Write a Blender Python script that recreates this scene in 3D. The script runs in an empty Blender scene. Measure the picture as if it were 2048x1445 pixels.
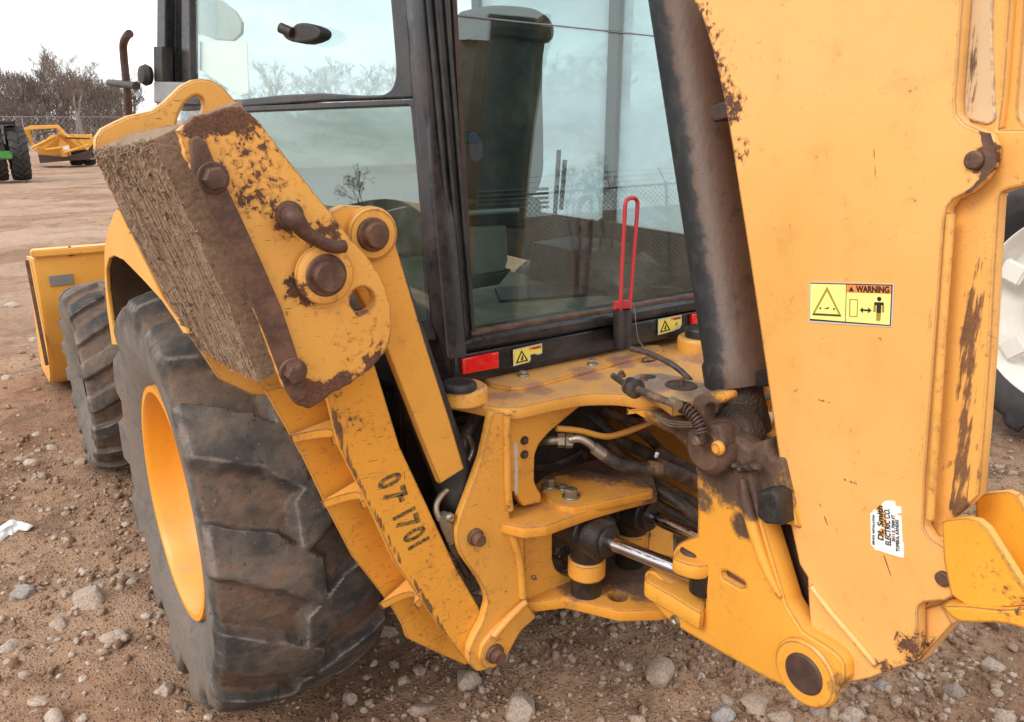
import bpy, bmesh, math, random
import numpy as np
from mathutils import Vector, Matrix
rad = math.radians
random.seed(7); RNG = np.random.default_rng(7)
sc = bpy.context.scene
COL = sc.collection

# ------------------------------------------------------------------ camera
CAM = np.array([-1.5074, -2.3306, 1.7536]); YAW = rad(34.6); PIT = rad(16.8); FPX = 1600.0
cd = bpy.data.cameras.new('camera'); cam = bpy.data.objects.new('camera', cd); COL.objects.link(cam)
cam.location = CAM; cam.rotation_euler = (math.pi/2 - PIT, 0, -YAW)
cd.sensor_width = 36; cd.lens = 36*FPX/2048; cd.clip_start = .05; cd.clip_end = 6000
sc.camera = cam
sc.render.resolution_x = 1024; sc.render.resolution_y = 722
# ------------------------------------------------------------------ sky and sun (bright overcast, light from the left rear)
SUN_EL, SUN_AZ = rad(40), rad(264)      # azimuth clockwise from +Y
w = bpy.data.worlds.new('World'); sc.world = w; w.use_nodes = True
nt = w.node_tree; nt.nodes.clear()
out = nt.nodes.new('ShaderNodeOutputWorld'); bg = nt.nodes.new('ShaderNodeBackground')
sky = nt.nodes.new('ShaderNodeTexSky'); sky.sky_type = 'NISHITA'; sky.sun_disc = False
sky.sun_elevation = SUN_EL; sky.sun_rotation = SUN_AZ; sky.air_density = 1.2; sky.dust_density = 2.5
tc = nt.nodes.new('ShaderNodeTexCoord'); mp = nt.nodes.new('ShaderNodeMapping'); mp.inputs['Scale'].default_value = (1.0, 1.0, 4.2)
nz = nt.nodes.new('ShaderNodeTexNoise'); nz.inputs['Scale'].default_value = 2.3; nz.inputs['Detail'].default_value = 7; nz.inputs['Roughness'].default_value = .55
rp = nt.nodes.new('ShaderNodeMapRange'); rp.interpolation_type = 'SMOOTHSTEP'
rp.inputs['From Min'].default_value = .25; rp.inputs['From Max'].default_value = .49
mx = nt.nodes.new('ShaderNodeMix'); mx.data_type = 'RGBA'
nt.links.new(tc.outputs['Generated'], mp.inputs['Vector']); nt.links.new(mp.outputs['Vector'], nz.inputs['Vector'])
nt.links.new(nz.outputs['Fac'], rp.inputs['Value']); nt.links.new(rp.outputs['Result'], mx.inputs['Factor'])
nt.links.new(sky.outputs['Color'], mx.inputs['A']); mx.inputs['B'].default_value = (15.5, 15.7, 16.0, 1)
nt.links.new(mx.outputs['Result'], bg.inputs['Color']); bg.inputs['Strength'].default_value = .10
nt.links.new(bg.outputs['Background'], out.inputs['Surface'])
sl = bpy.data.lights.new('sun', 'SUN'); sl.energy = 1.9; sl.angle = rad(22); sl.color = (1, .95, .88)
so = bpy.data.objects.new('sun', sl); COL.objects.link(so)
sd = Vector((math.sin(SUN_AZ)*math.cos(SUN_EL), math.cos(SUN_AZ)*math.cos(SUN_EL), math.sin(SUN_EL)))
so.rotation_euler = sd.to_track_quat('Z', 'Y').to_euler()
vs = sc.view_settings; sc.display_settings.display_device = 'sRGB'
vs.view_transform = 'Standard'; vs.look = 'None'; vs.exposure = .14; vs.gamma = 1; vs.use_curve_mapping = False
sc.cycles.max_bounces = 6; sc.cycles.transparent_max_bounces = 12; sc.cycles.use_denoising = True

# ------------------------------------------------------------------ measuring helpers: a sight line met with a real plane
_F = np.array([math.sin(YAW)*math.cos(PIT), math.cos(YAW)*math.cos(PIT), -math.sin(PIT)])
_R = np.array([math.cos(YAW), -math.sin(YAW), 0.]); _U = np.cross(_R, _F)
def ray(x, y): return _F + (x-1024)/FPX*_R - (y-722.5)/FPX*_U
def V3(a): return np.array(a, float)
class Plane:
    def __init__(s, p0, n, u=None):
        s.p0 = V3(p0); s.n = V3(n)/np.linalg.norm(n)
        s.u = V3(u) if u is not None else np.cross([0, 0, 1.], s.n)
        s.u = s.u/np.linalg.norm(s.u); s.v = np.cross(s.n, s.u)
    def at(s, x, y):
        r = ray(x, y); return CAM + r*(((s.p0-CAM)@s.n)/(r@s.n))
    def uv(s, P): d = V3(P)-s.p0; return (d@s.u, d@s.v)
    def xyz(s, u, v, h=0): return s.p0+s.u*u+s.v*v+s.n*h
    def off(s, h): return Plane(s.p0+s.n*h, s.n, s.u)
def PY(y): return Plane((0, y, 0), (0, -1, 0), (1, 0, 0))
def PX(x): return Plane((x, 0, 0), (-1, 0, 0), (0, -1, 0))
def PZ(z): return Plane((0, 0, z), (0, 0, 1), (1, 0, 0))

# ------------------------------------------------------------------ object helpers
WL = {}
def tag(o, label=None, cat=None, group=None, kind=None):
    if label: o['label'] = label
    if cat: o['category'] = cat
    if group: o['group'] = group
    if kind: o['kind'] = kind
    return o
def empty(name, loc, label, cat, group=None):
    o = bpy.data.objects.new(name, None); COL.objects.link(o); o.location = loc; o.empty_display_size = .1
    WL[o] = V3(loc); return tag(o, label, cat, group)
def smooth(me, ang=38):
    n = len(me.polygons)
    if n:
        me.polygons.foreach_set('use_smooth', [True]*n)
        me.set_sharp_from_angle(angle=rad(ang))
def link(name, me, mat, parent=None, label=None, recenter=True, sm=38):
    if mat is not None:
        me.materials.clear(); me.materials.append(mat)
    if sm: smooth(me, sm)
    o = bpy.data.objects.new(name, me); COL.objects.link(o)
    c = np.zeros(3)
    if recenter and len(me.vertices):
        co = np.empty(len(me.vertices)*3); me.vertices.foreach_get('co', co); co = co.reshape(-1, 3)
        c = (co.min(0)+co.max(0))/2; me.vertices.foreach_set('co', (co-c).ravel()); me.update()
    WL[o] = c
    if parent is not None:
        o.parent = parent; o.location = c-WL[parent]
    else: o.location = c
    if label: o['label'] = label
    return o
def mesh(verts, faces):
    me = bpy.data.meshes.new('m'); me.from_pydata([tuple(map(float, v)) for v in verts], [], [tuple(map(int, f)) for f in faces]); me.update(); return me
class MB:
    """collects pieces of one mesh"""
    def __init__(s): s.v = []; s.f = []
    def add(s, v, f):
        k = len(s.v); s.v += [tuple(p) for p in v]; s.f += [tuple(i+k for i in q) for q in f]; return s
    def addm(s, me):
        s.add([tuple(v.co) for v in me.vertices], [tuple(p.vertices) for p in me.polygons]); bpy.data.meshes.remove(me); return s
    def build(s, name, mat, parent=None, label=None, sm=38):
        return link(name, mesh(s.v, s.f), mat, parent, label, sm=sm)
def basis(ax):
    ax = V3(ax); ax = ax/np.linalg.norm(ax)
    t = V3([0, 0, 1]) if abs(ax[2]) < .9 else V3([1, 0, 0])
    u = np.cross(t, ax); u /= np.linalg.norm(u); return u, np.cross(ax, u), ax
def lathe_data(prof, p, ax, seg=40):
    """prof: (radius, distance along axis)"""
    u, v, a = basis(ax); p = V3(p); vs_ = []; fs = []
    for r, h in prof:
        for k in range(seg):
            t = 2*math.pi*k/seg; vs_.append(p+a*h+(u*math.cos(t)+v*math.sin(t))*max(r, 1e-5))
    for i in range(len(prof)-1):
        for k in range(seg):
            k2 = (k+1) % seg; fs.append((i*seg+k, i*seg+k2, (i+1)*seg+k2, (i+1)*seg+k))
    fs.append(tuple(range(seg))[::-1]); n = (len(prof)-1)*seg; fs.append(tuple(n+k for k in range(seg)))
    return vs_, fs
def lathe(name, prof, p, ax, mat, parent=None, label=None, seg=40):
    return link(name, mesh(*lathe_data(prof, p, ax, seg)), mat, parent, label)
def pinprof(r, h, b=.004):
    return [(r*.25, h-b*.5), (r-b*1.4, h-b*.2), (r-b*.3, h-b), (r, h-b*2), (r, 0)][::-1]
def pin(name, c, ax, r, h, mat, parent, label=None, b=.004):
    """short cylinder standing h along ax from c"""
    return lathe(name, [(r, -.002)]+pinprof(r, h, b), c, ax, mat, parent, label)
def hex_data(c, ax, r, h, b=.003, rot=.3):
    u, v, a = basis(ax); c = V3(c); vs_ = []; fs = []
    for rr, hh in ((r, -.004), (r, h-b), (r-b, h), (r*.5, h+b*.4)):
        for k in range(6):
            t = rot+k*math.pi/3; vs_.append(c+a*hh+(u*math.cos(t)+v*math.sin(t))*rr)
    for i in range(3):
        for k in range(6): fs.append((i*6+k, i*6+(k+1) % 6, (i+1)*6+(k+1) % 6, (i+1)*6+k))
    fs.append(tuple(18+k for k in range(6))); return vs_, fs
def bolt(c, ax, r, h, mat, parent, washer=True, name='bolt', rot=.3, label=None):
    m = MB()
    if washer: m.add(*lathe_data([(r*1.35, -.002), (r*1.35, .003), (r*1.25, .005), (r*.3, .005)], c, ax, 20))
    m.add(*hex_data(V3(c)+V3(ax)*.004, ax, r, h, rot=rot)); return m.build(name, mat, parent, label, sm=30)
def catmull(pts, n=6, closed=False):
    P = [V3(p) for p in pts]; out_ = []; L = len(P)
    rng = range(L) if closed else range(L-1)
    for i in rng:
        p1, p2 = P[i], P[(i+1) % L]
        p0 = P[i-1] if (closed or i > 0) else 2*p1-p2
        p3 = P[(i+2) % L] if (closed or i+2 < L) else 2*p2-p1
        for k in range(n):
            t = k/n; out_.append(.5*((2*p1)+(-p0+p2)*t+(2*p0-5*p1+4*p2-p3)*t*t+(-p0+3*p1-3*p2+p3)*t**3))
    if not closed: out_.append(P[-1])
    return out_
def tube_data(path, r, seg=12, cap=True, n=6):
    P = catmull(path, n) if n > 1 else [V3(p) for p in path]; P = np.array(P); L = len(P)
    R_ = np.interp(np.linspace(0, 1, L), np.linspace(0, 1, len(r)), r) if hasattr(r, '__len__') else np.full(L, r)
    T = np.gradient(P, axis=0); T /= np.linalg.norm(T, axis=1)[:, None]+1e-12
    u = basis(T[0])[0]; vs_ = []; fs = []
    for i in range(L):
        u = u-T[i]*(u@T[i]); u /= np.linalg.norm(u); v = np.cross(T[i], u)
        for k in range(seg):
            t = 2*math.pi*k/seg; vs_.append(P[i]+(u*math.cos(t)+v*math.sin(t))*R_[i])
    for i in range(L-1):
        for k in range(seg):
            k2 = (k+1) % seg; fs.append((i*seg+k, i*seg+k2, (i+1)*seg+k2, (i+1)*seg+k))
    if cap: fs.append(tuple(range(seg))[::-1]); fs.append(tuple((L-1)*seg+k for k in range(seg)))
    return vs_, fs
def tube(name, path, r, mat, parent, label=None, seg=12, n=6):
    return link(name, mesh(*tube_data(path, r, seg, n=n)), mat, parent, label, sm=60)
def box_data(c, s, M=None):
    c = V3(c); s = V3(s)/2; M = np.eye(3) if M is None else M
    vs_ = [c+M@(s*V3([i, j, k])) for i in (-1, 1) for j in (-1, 1) for k in (-1, 1)]
    return vs_, [(0, 1, 3, 2), (4, 6, 7, 5), (0, 4, 5, 1), (2, 3, 7, 6), (0, 2, 6, 4), (1, 5, 7, 3)]
def bevel_mesh(me, w_, seg=2):
    bm = bmesh.new(); bm.from_mesh(me)
    bmesh.ops.bevel(bm, geom=bm.edges[:], offset=w_, segments=seg, affect='EDGES', clamp_overlap=True)
    bm.to_mesh(me); bm.free(); return me
def box(name, c, s, mat, parent=None, b=.006, M=None, label=None):
    me = mesh(*box_data(c, s, M))
    if b: bevel_mesh(me, b)
    return link(name, me, mat, parent, label)
def poly_mesh(loops, t, bev=.003, res=1):
    def ar(l): q_ = np.array([p_[:2] for p_ in l]); x_, y_ = q_.T; return abs(.5*np.sum(x_*np.roll(y_, -1)-y_*np.roll(x_, -1)))
    per = sum(np.linalg.norm(np.diff(np.array([p_[:2] for p_ in l]), axis=0), axis=1).sum() for l in loops)
    want = ar(loops[0])-sum(ar(h_) for h_ in loops[1:])
    for b_ in (bev, bev*.5, 0):
        me = poly_mesh1(loops, t, b_, res); top = sum(p_.area for p_ in me.polygons if p_.normal.z > .99)
        if top > (want-per*b_)*.88: return me
    print('BAD OUTLINE', want, top); return me
def poly_mesh1(loops, t, bev=.003, res=1):
    """flat outline(s) in uv -> solid of thickness t, front face at h=0, back at h=-t; first loop outer, others holes"""
    cu = bpy.data.curves.new('c', 'CURVE'); cu.dimensions = '2D'; cu.fill_mode = 'BOTH'
    b = min(bev, t*.45) if t else 0
    cu.extrude = max(t/2-b, 0); cu.bevel_depth = b; cu.bevel_resolution = res; cu.offset = -b
    for lp in loops:
        sp = cu.splines.new('POLY'); sp.points.add(len(lp)-1)
        for i, q in enumerate(lp): sp.points[i].co = (q[0], q[1], 0, 1)
        sp.use_cyclic_u = True
    o = bpy.data.objects.new('c', cu); me = bpy.data.meshes.new_from_object(o)
    bpy.data.objects.remove(o); bpy.data.curves.remove(cu); return me
def fillet(pts, r, n=4):
    P = [V3(p) for p in pts]; out_ = []; L = len(P)
    for i in range(L):
        a, b, c = P[i-1], P[i], P[(i+1) % L]; d1 = a-b; d2 = c-b; l1 = np.linalg.norm(d1); l2 = np.linalg.norm(d2)
        if l1 < 1e-6 or l2 < 1e-6: continue
        k = min(r, l1*.45, l2*.45); s = b+d1/l1*k; e = b+d2/l2*k
        for j in range(n+1):
            t_ = j/n; out_.append((1-t_)**2*s+2*t_*(1-t_)*b+t_*t_*e)
    return out_
def outline(px, pl, cr=0, fl=0, rough=0):
    q = [pl.uv(pl.at(*p)) for p in px]
    if cr: q = [tuple(p) for p in catmull(q, cr, True)]
    if fl: q = [tuple(p) for p in fillet(q, fl)]
    if rough:
        o_ = []
        for i in range(len(q)):
            a = V3(q[i]); b = V3(q[(i+1) % len(q)]); k = max(1, int(np.linalg.norm(b-a)/.006))
            for j in range(k): o_.append(tuple(a+(b-a)*j/k+RNG.normal(0, rough, 2)))
        q = o_
    return q
def ring(c, r, n=24): return [(c[0]+r*math.cos(2*math.pi*k/n), c[1]+r*math.sin(2*math.pi*k/n)) for k in range(n)]
def place_uv(me, pl, t):
    co = np.empty(len(me.vertices)*3); me.vertices.foreach_get('co', co); co = co.reshape(-1, 3)
    W = pl.p0+co[:, :1]*pl.u+co[:, 1:2]*pl.v+(co[:, 2:3]-t/2)*pl.n
    me.vertices.foreach_set('co', W.ravel()); me.update(); return me
def plate_me(px, pl, t, holes=(), bev=.003, cr=0, fl=0, rough=0):
    loops = [outline(px, pl, cr, fl, rough)]
    for h in holes:
        if len(h) == 3 and not hasattr(h[0], '__len__'): loops.append(ring(pl.uv(pl.at(h[0], h[1])), h[2]))
        else: loops.append(outline(h, pl, 0, .012))
    return place_uv(poly_mesh(loops, t, bev), pl, t)
def plate(name, px, pl, t, mat, parent=None, holes=(), bev=.003, cr=0, fl=0, label=None, rough=0):
    return link(name, plate_me(px, pl, t, holes, bev, cr, fl, rough), mat, parent, label, sm=35)
def uvplate(name, loops, pl, t, mat, parent=None, bev=.0, label=None, h=0):
    q = pl.off(h); return link(name, place_uv(poly_mesh(loops, t, bev), q, t), mat, parent, label, sm=35)
def text(name, body, pl, uv, size, ang, mat, parent, h=.0012, align='LEFT', sx=1, t=.0006, label=None, fit=None, bold=0):
    cu = bpy.data.curves.new('t', 'FONT'); cu.body = body; cu.size = size; cu.align_x = align; cu.extrude = t/2; cu.resolution_u = 3; cu.offset = bold
    o = bpy.data.objects.new('t', cu); me = bpy.data.meshes.new_from_object(o)
    bpy.data.objects.remove(o); bpy.data.curves.remove(cu)
    co = np.empty(len(me.vertices)*3); me.vertices.foreach_get('co', co); co = co.reshape(-1, 3)
    if fit: sx = fit/max(1e-6, co[:, 0].max())
    co[:, 0] *= sx
    c, s = math.cos(ang), math.sin(ang)
    u = co[:, 0]*c-co[:, 1]*s+uv[0]; v = co[:, 0]*s+co[:, 1]*c+uv[1]
    me.vertices.foreach_set('co', (pl.p0+u[:, None]*pl.u+v[:, None]*pl.v+(co[:, 2:3]+h)*pl.n).ravel()); me.update()
    return link(name, me, mat, parent, label, sm=0)
def loft(loops, cap=True):
    """list of equal-length 3-D loops"""
    n = len(loops[0]); vs_ = [p for l in loops for p in l]; fs = []
    for i in range(len(loops)-1):
        for k in range(n):
            k2 = (k+1) % n; fs.append((i*n+k, i*n+k2, (i+1)*n+k2, (i+1)*n+k))
    if cap: fs.append(tuple(range(n))[::-1]); fs.append(tuple((len(loops)-1)*n+k for k in range(n)))
    return vs_, fs
def copytree(o, parent=None):
    c = o.copy(); COL.objects.link(c); c.parent = parent
    for ch in list(o.children): copytree(ch, c)
    return c
def recalc(me):
    bm = bmesh.new(); bm.from_mesh(me); bmesh.ops.recalc_face_normals(bm, faces=bm.faces[:]); bm.to_mesh(me); bm.free(); return me

# numpy value noise
def vn2(x, y, seed=0):
    xi = np.floor(x).astype(np.int64); yi = np.floor(y).astype(np.int64); fx = x-xi; fy = y-yi
    def h(a, b):
        n = (a*374761393+b*668265263+seed*1442695041) & 0x7fffffff; n = ((n ^ (n >> 13))*1274126177) & 0x7fffffff
        return ((n ^ (n >> 16)) & 0xffff)/65535.
    sx = fx*fx*(3-2*fx); sy = fy*fy*(3-2*fy)
    return (h(xi, yi)*(1-sx)+h(xi+1, yi)*sx)*(1-sy)+(h(xi, yi+1)*(1-sx)+h(xi+1, yi+1)*sx)*sy
def fbm(x, y, o=4, seed=0):
    s = 0; a = .5
    for i in range(o): s = s+a*(vn2(x, y, seed+i)-.5); x = x*2.03+1.7; y = y*2.03-3.1; a *= .5
    return s
def sstep(a, b, x): t = np.clip((x-a)/(b-a), 0, 1); return t*t*(3-2*t)

# ------------------------------------------------------------------ materials
class G:
    def __init__(s, name):
        s.m = bpy.data.materials.new(name); s.m.use_nodes = True; s.t = s.m.node_tree; s.t.nodes.clear()
        s.out = s.t.nodes.new('ShaderNodeOutputMaterial'); s._pos = None
    def n(s, typ, ins=None, **pr):
        k = s.t.nodes.new(typ)
        for a, b in pr.items(): setattr(k, a, b)
        for a, b in (ins or {}).items(): s.set(k.inputs[a], b)
        return k
    def set(s, sock, v):
        if isinstance(v, bpy.types.NodeSocket): s.t.links.new(v, sock)
        else:
            if sock.type == 'RGBA' and hasattr(v, '__len__') and len(v) == 3: v = (*v, 1)
            sock.default_value = v
    @property
    def pos(s):
        if s._pos is None: s._pos = s.n('ShaderNodeNewGeometry')
        return s._pos.outputs['Position']
    @property
    def nrm(s): s.pos; return s._pos.outputs['Normal']
    def map(s, scale=(1, 1, 1), rot=(0, 0, 0), vec=None, loc=(0, 0, 0)):
        return s.n('ShaderNodeMapping', {'Vector': vec or s.pos, 'Scale': scale, 'Rotation': rot, 'Location': loc}).outputs[0]
    def noise(s, sc_, det=4, ro=.55, dist=0, vec=None):
        return s.n('ShaderNodeTexNoise', {'Vector': vec or s.pos, 'Scale': sc_, 'Detail': det, 'Roughness': ro, 'Distortion': dist}).outputs['Fac']
    def mr(s, v, a, b, c=0., d=1., sm=True):
        return s.n('ShaderNodeMapRange', {'Value': v, 'From Min': a, 'From Max': b, 'To Min': c, 'To Max': d}, interpolation_type='SMOOTHSTEP' if sm else 'LINEAR').outputs[0]
    def ma(s, op, a, b=0., c=0., clamp=False):
        k = s.n('ShaderNodeMath', operation=op, use_clamp=clamp); s.set(k.inputs[0], a); s.set(k.inputs[1], b); s.set(k.inputs[2], c); return k.outputs[0]
    def mix(s, f, a, b):
        k = s.n('ShaderNodeMix', data_type='RGBA'); s.set(k.inputs['Factor'], f); s.set(k.inputs['A'], a); s.set(k.inputs['B'], b); return k.outputs['Result']
    def bsdf(s, col, rough=.5, metal=0., bump=None, bstr=.3, bdist=.002, spec=.5, **kw):
        b = s.n('ShaderNodeBsdfPrincipled', {'Base Color': col, 'Roughness': rough, 'Metallic': metal, 'Specular IOR Level': spec})
        for a, v in kw.items(): s.set(b.inputs[a.replace('_', ' ')], v)
        if bump is not None:
            s.t.links.new(s.n('ShaderNodeBump', {'Height': bump, 'Strength': bstr, 'Distance': bdist}).outputs[0], b.inputs['Normal'])
        s.t.links.new(b.outputs[0], s.out.inputs['Surface']); return s.m
RUST = (.085, .036, .02); RUST2 = (.16, .07, .035); DUST = (.36, .24, .16)
YEL = (.70, .32, .045)
def paint(name, base=YEL, rough=.42, chips=.0, edge=.25, patches=(), scratch=.3, grime=.25, dust=.35, mud=(), mudcol=(.075, .045, .03), dark=None, streak=0., segs=()):
    g = G(name)
    big = g.noise(2.2, 3); mid = g.noise(14, 5, .6); fine = g.noise(75, 6, .62, .4); fine2 = g.noise(240, 3, .6)
    col = g.mix(g.mr(big, .3, .7), tuple(c*.93 for c in base), tuple(min(1, c*a) for c, a in zip(base, (1.06, 1.1, 1.35))))
    # dull rubbed dirt clouds
    col = g.mix(g.ma('MULTIPLY', g.mr(mid, .5, .78), grime), col, (.30, .15, .05))
    col = g.mix(g.ma('MULTIPLY', g.mr(fine, .56, .75), grime*.6), col, (.36, .19, .075))
    # paint lost: threshold lowered by edges, patches
    thr = g.ma('ADD', g.ma('MULTIPLY', fine, .7), g.ma('MULTIPLY', mid, .3))
    bias = None
    def acc(x):
        nonlocal bias
        bias = x if bias is None else g.ma('ADD', bias, x)
    acc(g.ma('MULTIPLY', g.mr(big, .42, .7), .03+.12*chips)); acc(.10*chips)
    if edge:
        bv = g.n('ShaderNodeBevel', {'Radius': .007}, samples=4).outputs[0]
        d = g.n('ShaderNodeVectorMath', operation='DOT_PRODUCT'); g.set(d.inputs[0], bv); g.set(d.inputs[1], g.nrm)
        acc(g.ma('MULTIPLY', g.mr(d.outputs['Value'], .999, .90), edge))
    for (p, r, s_) in patches:
        d = g.n('ShaderNodeVectorMath', operation='DISTANCE'); g.set(d.inputs[0], g.pos); d.inputs[1].default_value = tuple(p)
        acc(g.mr(d.outputs['Value'], r, r*.25, 0, s_))
    m = g.mr(g.ma('ADD', thr, bias), .69, .715)
    if segs:
        lo = g.noise(1, 5, .65, .3, g.map((120, 120, 9))); sb = None
        for (a_, b_, w__, s_) in segs:
            ab = V3(b_)-V3(a_); pa = g.n('ShaderNodeVectorMath', {0: g.pos, 1: tuple(a_)}, operation='SUBTRACT').outputs[0]
            t_ = g.ma('DIVIDE', g.n('ShaderNodeVectorMath', {0: pa, 1: tuple(ab)}, operation='DOT_PRODUCT').outputs['Value'], float(ab@ab)); t_ = g.ma('MINIMUM', g.ma('MAXIMUM', t_, 0.), 1.)
            sc2 = g.n('ShaderNodeVectorMath', {0: tuple(ab)}, operation='SCALE'); g.set(sc2.inputs['Scale'], t_)
            d = g.n('ShaderNodeVectorMath', {0: pa, 1: sc2.outputs[0]}, operation='DISTANCE').outputs['Value']
            x = g.mr(d, w__, w__*.1, 0, s_); sb = x if sb is None else g.ma('MAXIMUM', sb, x)
        m = g.ma('MAXIMUM', m, g.mr(g.ma('ADD', g.ma('ADD', g.ma('MULTIPLY', lo, .6), g.ma('MULTIPLY', mid, .4)), sb), .74, .82, 0, .9))
    if scratch:
        for k, (rx, ry, rz) in enumerate(((.4, .9, .3), (1.2, -.5, .8), (-.7, .35, 1.6))):
            s1 = g.noise(1, 2, .5, .3, g.map((26, 420, 300), (rx, ry, rz)))
            s2 = g.noise(5+k, 2, .5, 0, g.map(loc=(k*3.1, k, 0)))
            sm_ = g.ma('MULTIPLY', g.mr(s1, .69, .72), g.mr(s2, .66-.18*scratch, .74-.18*scratch))
            m = g.ma('MAXIMUM', m, g.ma('MULTIPLY', sm_, .85))
    if streak:
        st = g.noise(1, 4, .6, .2, g.map((60, 60, 3.0)))
        m = g.ma('MAXIMUM', m, g.ma('MULTIPLY', g.mr(st, .60-.1*streak, .66-.1*streak), g.mr(big, .4, .6)))
    rc = g.mix(g.mr(fine2, .35, .65), RUST, RUST2); rc = g.mix(g.mr(mid, .55, .7), rc, (.06, .035, .028))
    # stained paint round the bare metal
    halo = g.ma('MULTIPLY', g.mr(g.ma('ADD', thr, bias), .60, .70), .55)
    col = g.mix(halo, col, (.34, .13, .03)); col = g.mix(m, col, rc)
    # settled dust on upward faces
    if dust:
        z = g.n('ShaderNodeSeparateXYZ', {'Vector': g.nrm}).outputs['Z']
        col = g.mix(g.ma('MULTIPLY', g.mr(z, .35, .95), g.mr(mid, .3, .65, dust*.35, dust)), col, DUST)
    ro = g.mr(m, 0, 1, rough, .82, False)
    if mud:
        acc2 = None
        for (p, r, s_) in mud:
            d = g.n('ShaderNodeVectorMath', operation='DISTANCE'); g.set(d.inputs[0], g.pos); d.inputs[1].default_value = tuple(p)
            x = g.mr(d.outputs['Value'], r, r*.3, 0, s_); acc2 = x if acc2 is None else g.ma('MAXIMUM', acc2, x)
        mm = g.mr(g.ma('ADD', g.ma('MULTIPLY', g.ma('ADD', fine, mid), .5), acc2), .76, 1.06)
        col = g.mix(mm, col, g.mix(g.mr(g.ma('ADD', g.ma('MULTIPLY', fine, .5), g.ma('MULTIPLY', mid, .5)), .35, .65), mudcol, tuple(c*2.1 for c in mudcol))); ro = g.mix(mm, ro, (.7, .7, .7))
        m = g.ma('SUBTRACT', m, mm)
    wave = g.noise(9, 2)
    hgt = g.ma('SUBTRACT', g.ma('MULTIPLY', wave, .6), g.ma('MULTIPLY', m, .5))
    hgt = g.ma('ADD', hgt, g.ma('MULTIPLY', g.ma('MULTIPLY', fine2, m), .5))
    return g.bsdf(col, ro, 0, hgt, .25, .002, .45)
def simple(name, col, rough=.5, metal=0., var=.25, sc_=20, bump=.3, dust=.0, bd=.002, spec=.5, dustcol=DUST, **kw):
    g = G(name); n1 = g.noise(sc_, 5, .6); n2 = g.noise(sc_*6, 4)
    c = g.mix(n1, tuple(x*(1-var) for x in col), tuple(min(1, x*(1+var)) for x in col))
    if dust: c = g.mix(g.ma('MULTIPLY', g.mr(g.ma('ADD', n1, g.ma('MULTIPLY', n2, .35)), .56, .86), dust), c, dustcol)
    return g.bsdf(c, g.mr(n2, .3, .7, max(0, rough-.1), min(1, rough+.12), False), metal, n2, bump, bd, spec, **kw)
M = {}
M['rust'] = simple('rusty_steel', (.082, .037, .023), .6, 0, .6, 22, .6, .55, dustcol=(.19, .095, .055))
M['tub'] = simple('shade_brown_fender_underside', (.07, .036, .014), .85, 0, .4, 12, .5, .5, dustcol=(.12, .07, .04))  # shade inside the wheel arch put into a dark brown base colour
M['rustdark'] = simple('dark_rusty_steel', (.055, .029, .022), .62, 0, .4, 26, .5, .3, dustcol=(.11, .06, .04))
M['steel'] = simple('zinc_plated_steel', (.34, .30, .24), .42, .8, .3, 40, .3, .5, dustcol=(.2, .13, .08))
M['chrome'] = simple('chromed_rod', (.55, .55, .57), .16, 1, .12, 12, .05, .35, dustcol=(.2, .13, .09))
M['black'] = simple('black_enamel', (.012, .013, .016), .33, 0, .4, 9, .15, .35, dustcol=(.08, .055, .04))
M['blackmatt'] = simple('matt_black', (.016, .015, .015), .6, 0, .4, 15, .3, .45, dustcol=(.07, .048, .034))
M['seal'] = simple('black_rubber_seal', (.014, .014, .014), .5, 0, .3, 25, .2, .2, dustcol=(.12, .1, .08))
M['hose'] = simple('black_hose', (.022, .021, .021), .5, 0, .35, 20, .3, .65, dustcol=(.14, .08, .05))
M['hosemud'] = simple('muddy_hose', (.05, .036, .027), .75, 0, .4, 20, .6, .9, dustcol=(.2, .11, .06))
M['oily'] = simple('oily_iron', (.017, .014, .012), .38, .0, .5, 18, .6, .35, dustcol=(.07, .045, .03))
M['grease'] = simple('caked_grease', (.05, .031, .021), .55, 0, .5, 22, 1, .4, .006, dustcol=(.1, .06, .038))
M['redp'] = simple('red_paint', (.50, .022, .03), .38, 0, .15, 20, .1, .25, dustcol=(.3, .08, .06))
M['lens'] = simple('red_reflector', (.72, .012, .012), .12, 0, .1, 60, .05, .1, spec=.7)
M['white'] = simple('white_paint', (.82, .80, .74), .4, 0, .06, 12, .1, .2, dustcol=(.55, .45, .36))
M['paper'] = simple('white_paper', (.82, .81, .8), .8, 0, .04, 10, .1)
M['mark'] = simple('black_print', (.016, .014, .012), .6, 0, .2, 60, .1)
M['olive'] = simple('faded_print', (.32, .25, .03), .6, 0, .2, 60, .1)
M['labelyel'] = simple('yellow_label', (.80, .66, .10), .45, 0, .08, 40, .05, .25, dustcol=(.6, .5, .22))
M['labelorange'] = simple('orange_label', (.80, .24, .05), .45, 0, .1, 40, .05)
M['labelpale'] = simple('pale_label', (.86, .80, .24), .42, 0, .06, 40, .05)
M['alu'] = simple('label_edge', (.55, .5, .45), .5, 0, .1, 60, .05)
M['seat'] = simple('black_seat_cloth', (.02, .024, .022), .85, 0, .3, 30, .4, .2, dustcol=(.09, .09, .08))
M['beige'] = simple('dusty_beige_plastic', (.17, .155, .12), .7, 0, .3, 18, .3, .5, dustcol=(.2, .15, .1))
M['floor'] = simple('cab_floor_mat', (.13, .12, .09), .8, 0, .4, 9, .4, .6, dustcol=(.28, .22, .15))
M['green'] = simple('green_paint', (.03, .22, .03), .4, 0, .15, 8, .1, .2)
M['blue'] = simple('blue_paint', (.03, .16, .50), .4, 0, .15, 8, .1, .2)
M['grey'] = simple('grey_steel', (.20, .21, .22), .5, .2, .2, 15, .2, .3)
M['galv'] = simple('galvanised_wire', (.28, .28, .28), .5, .5, .2, 15, .1)
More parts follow.
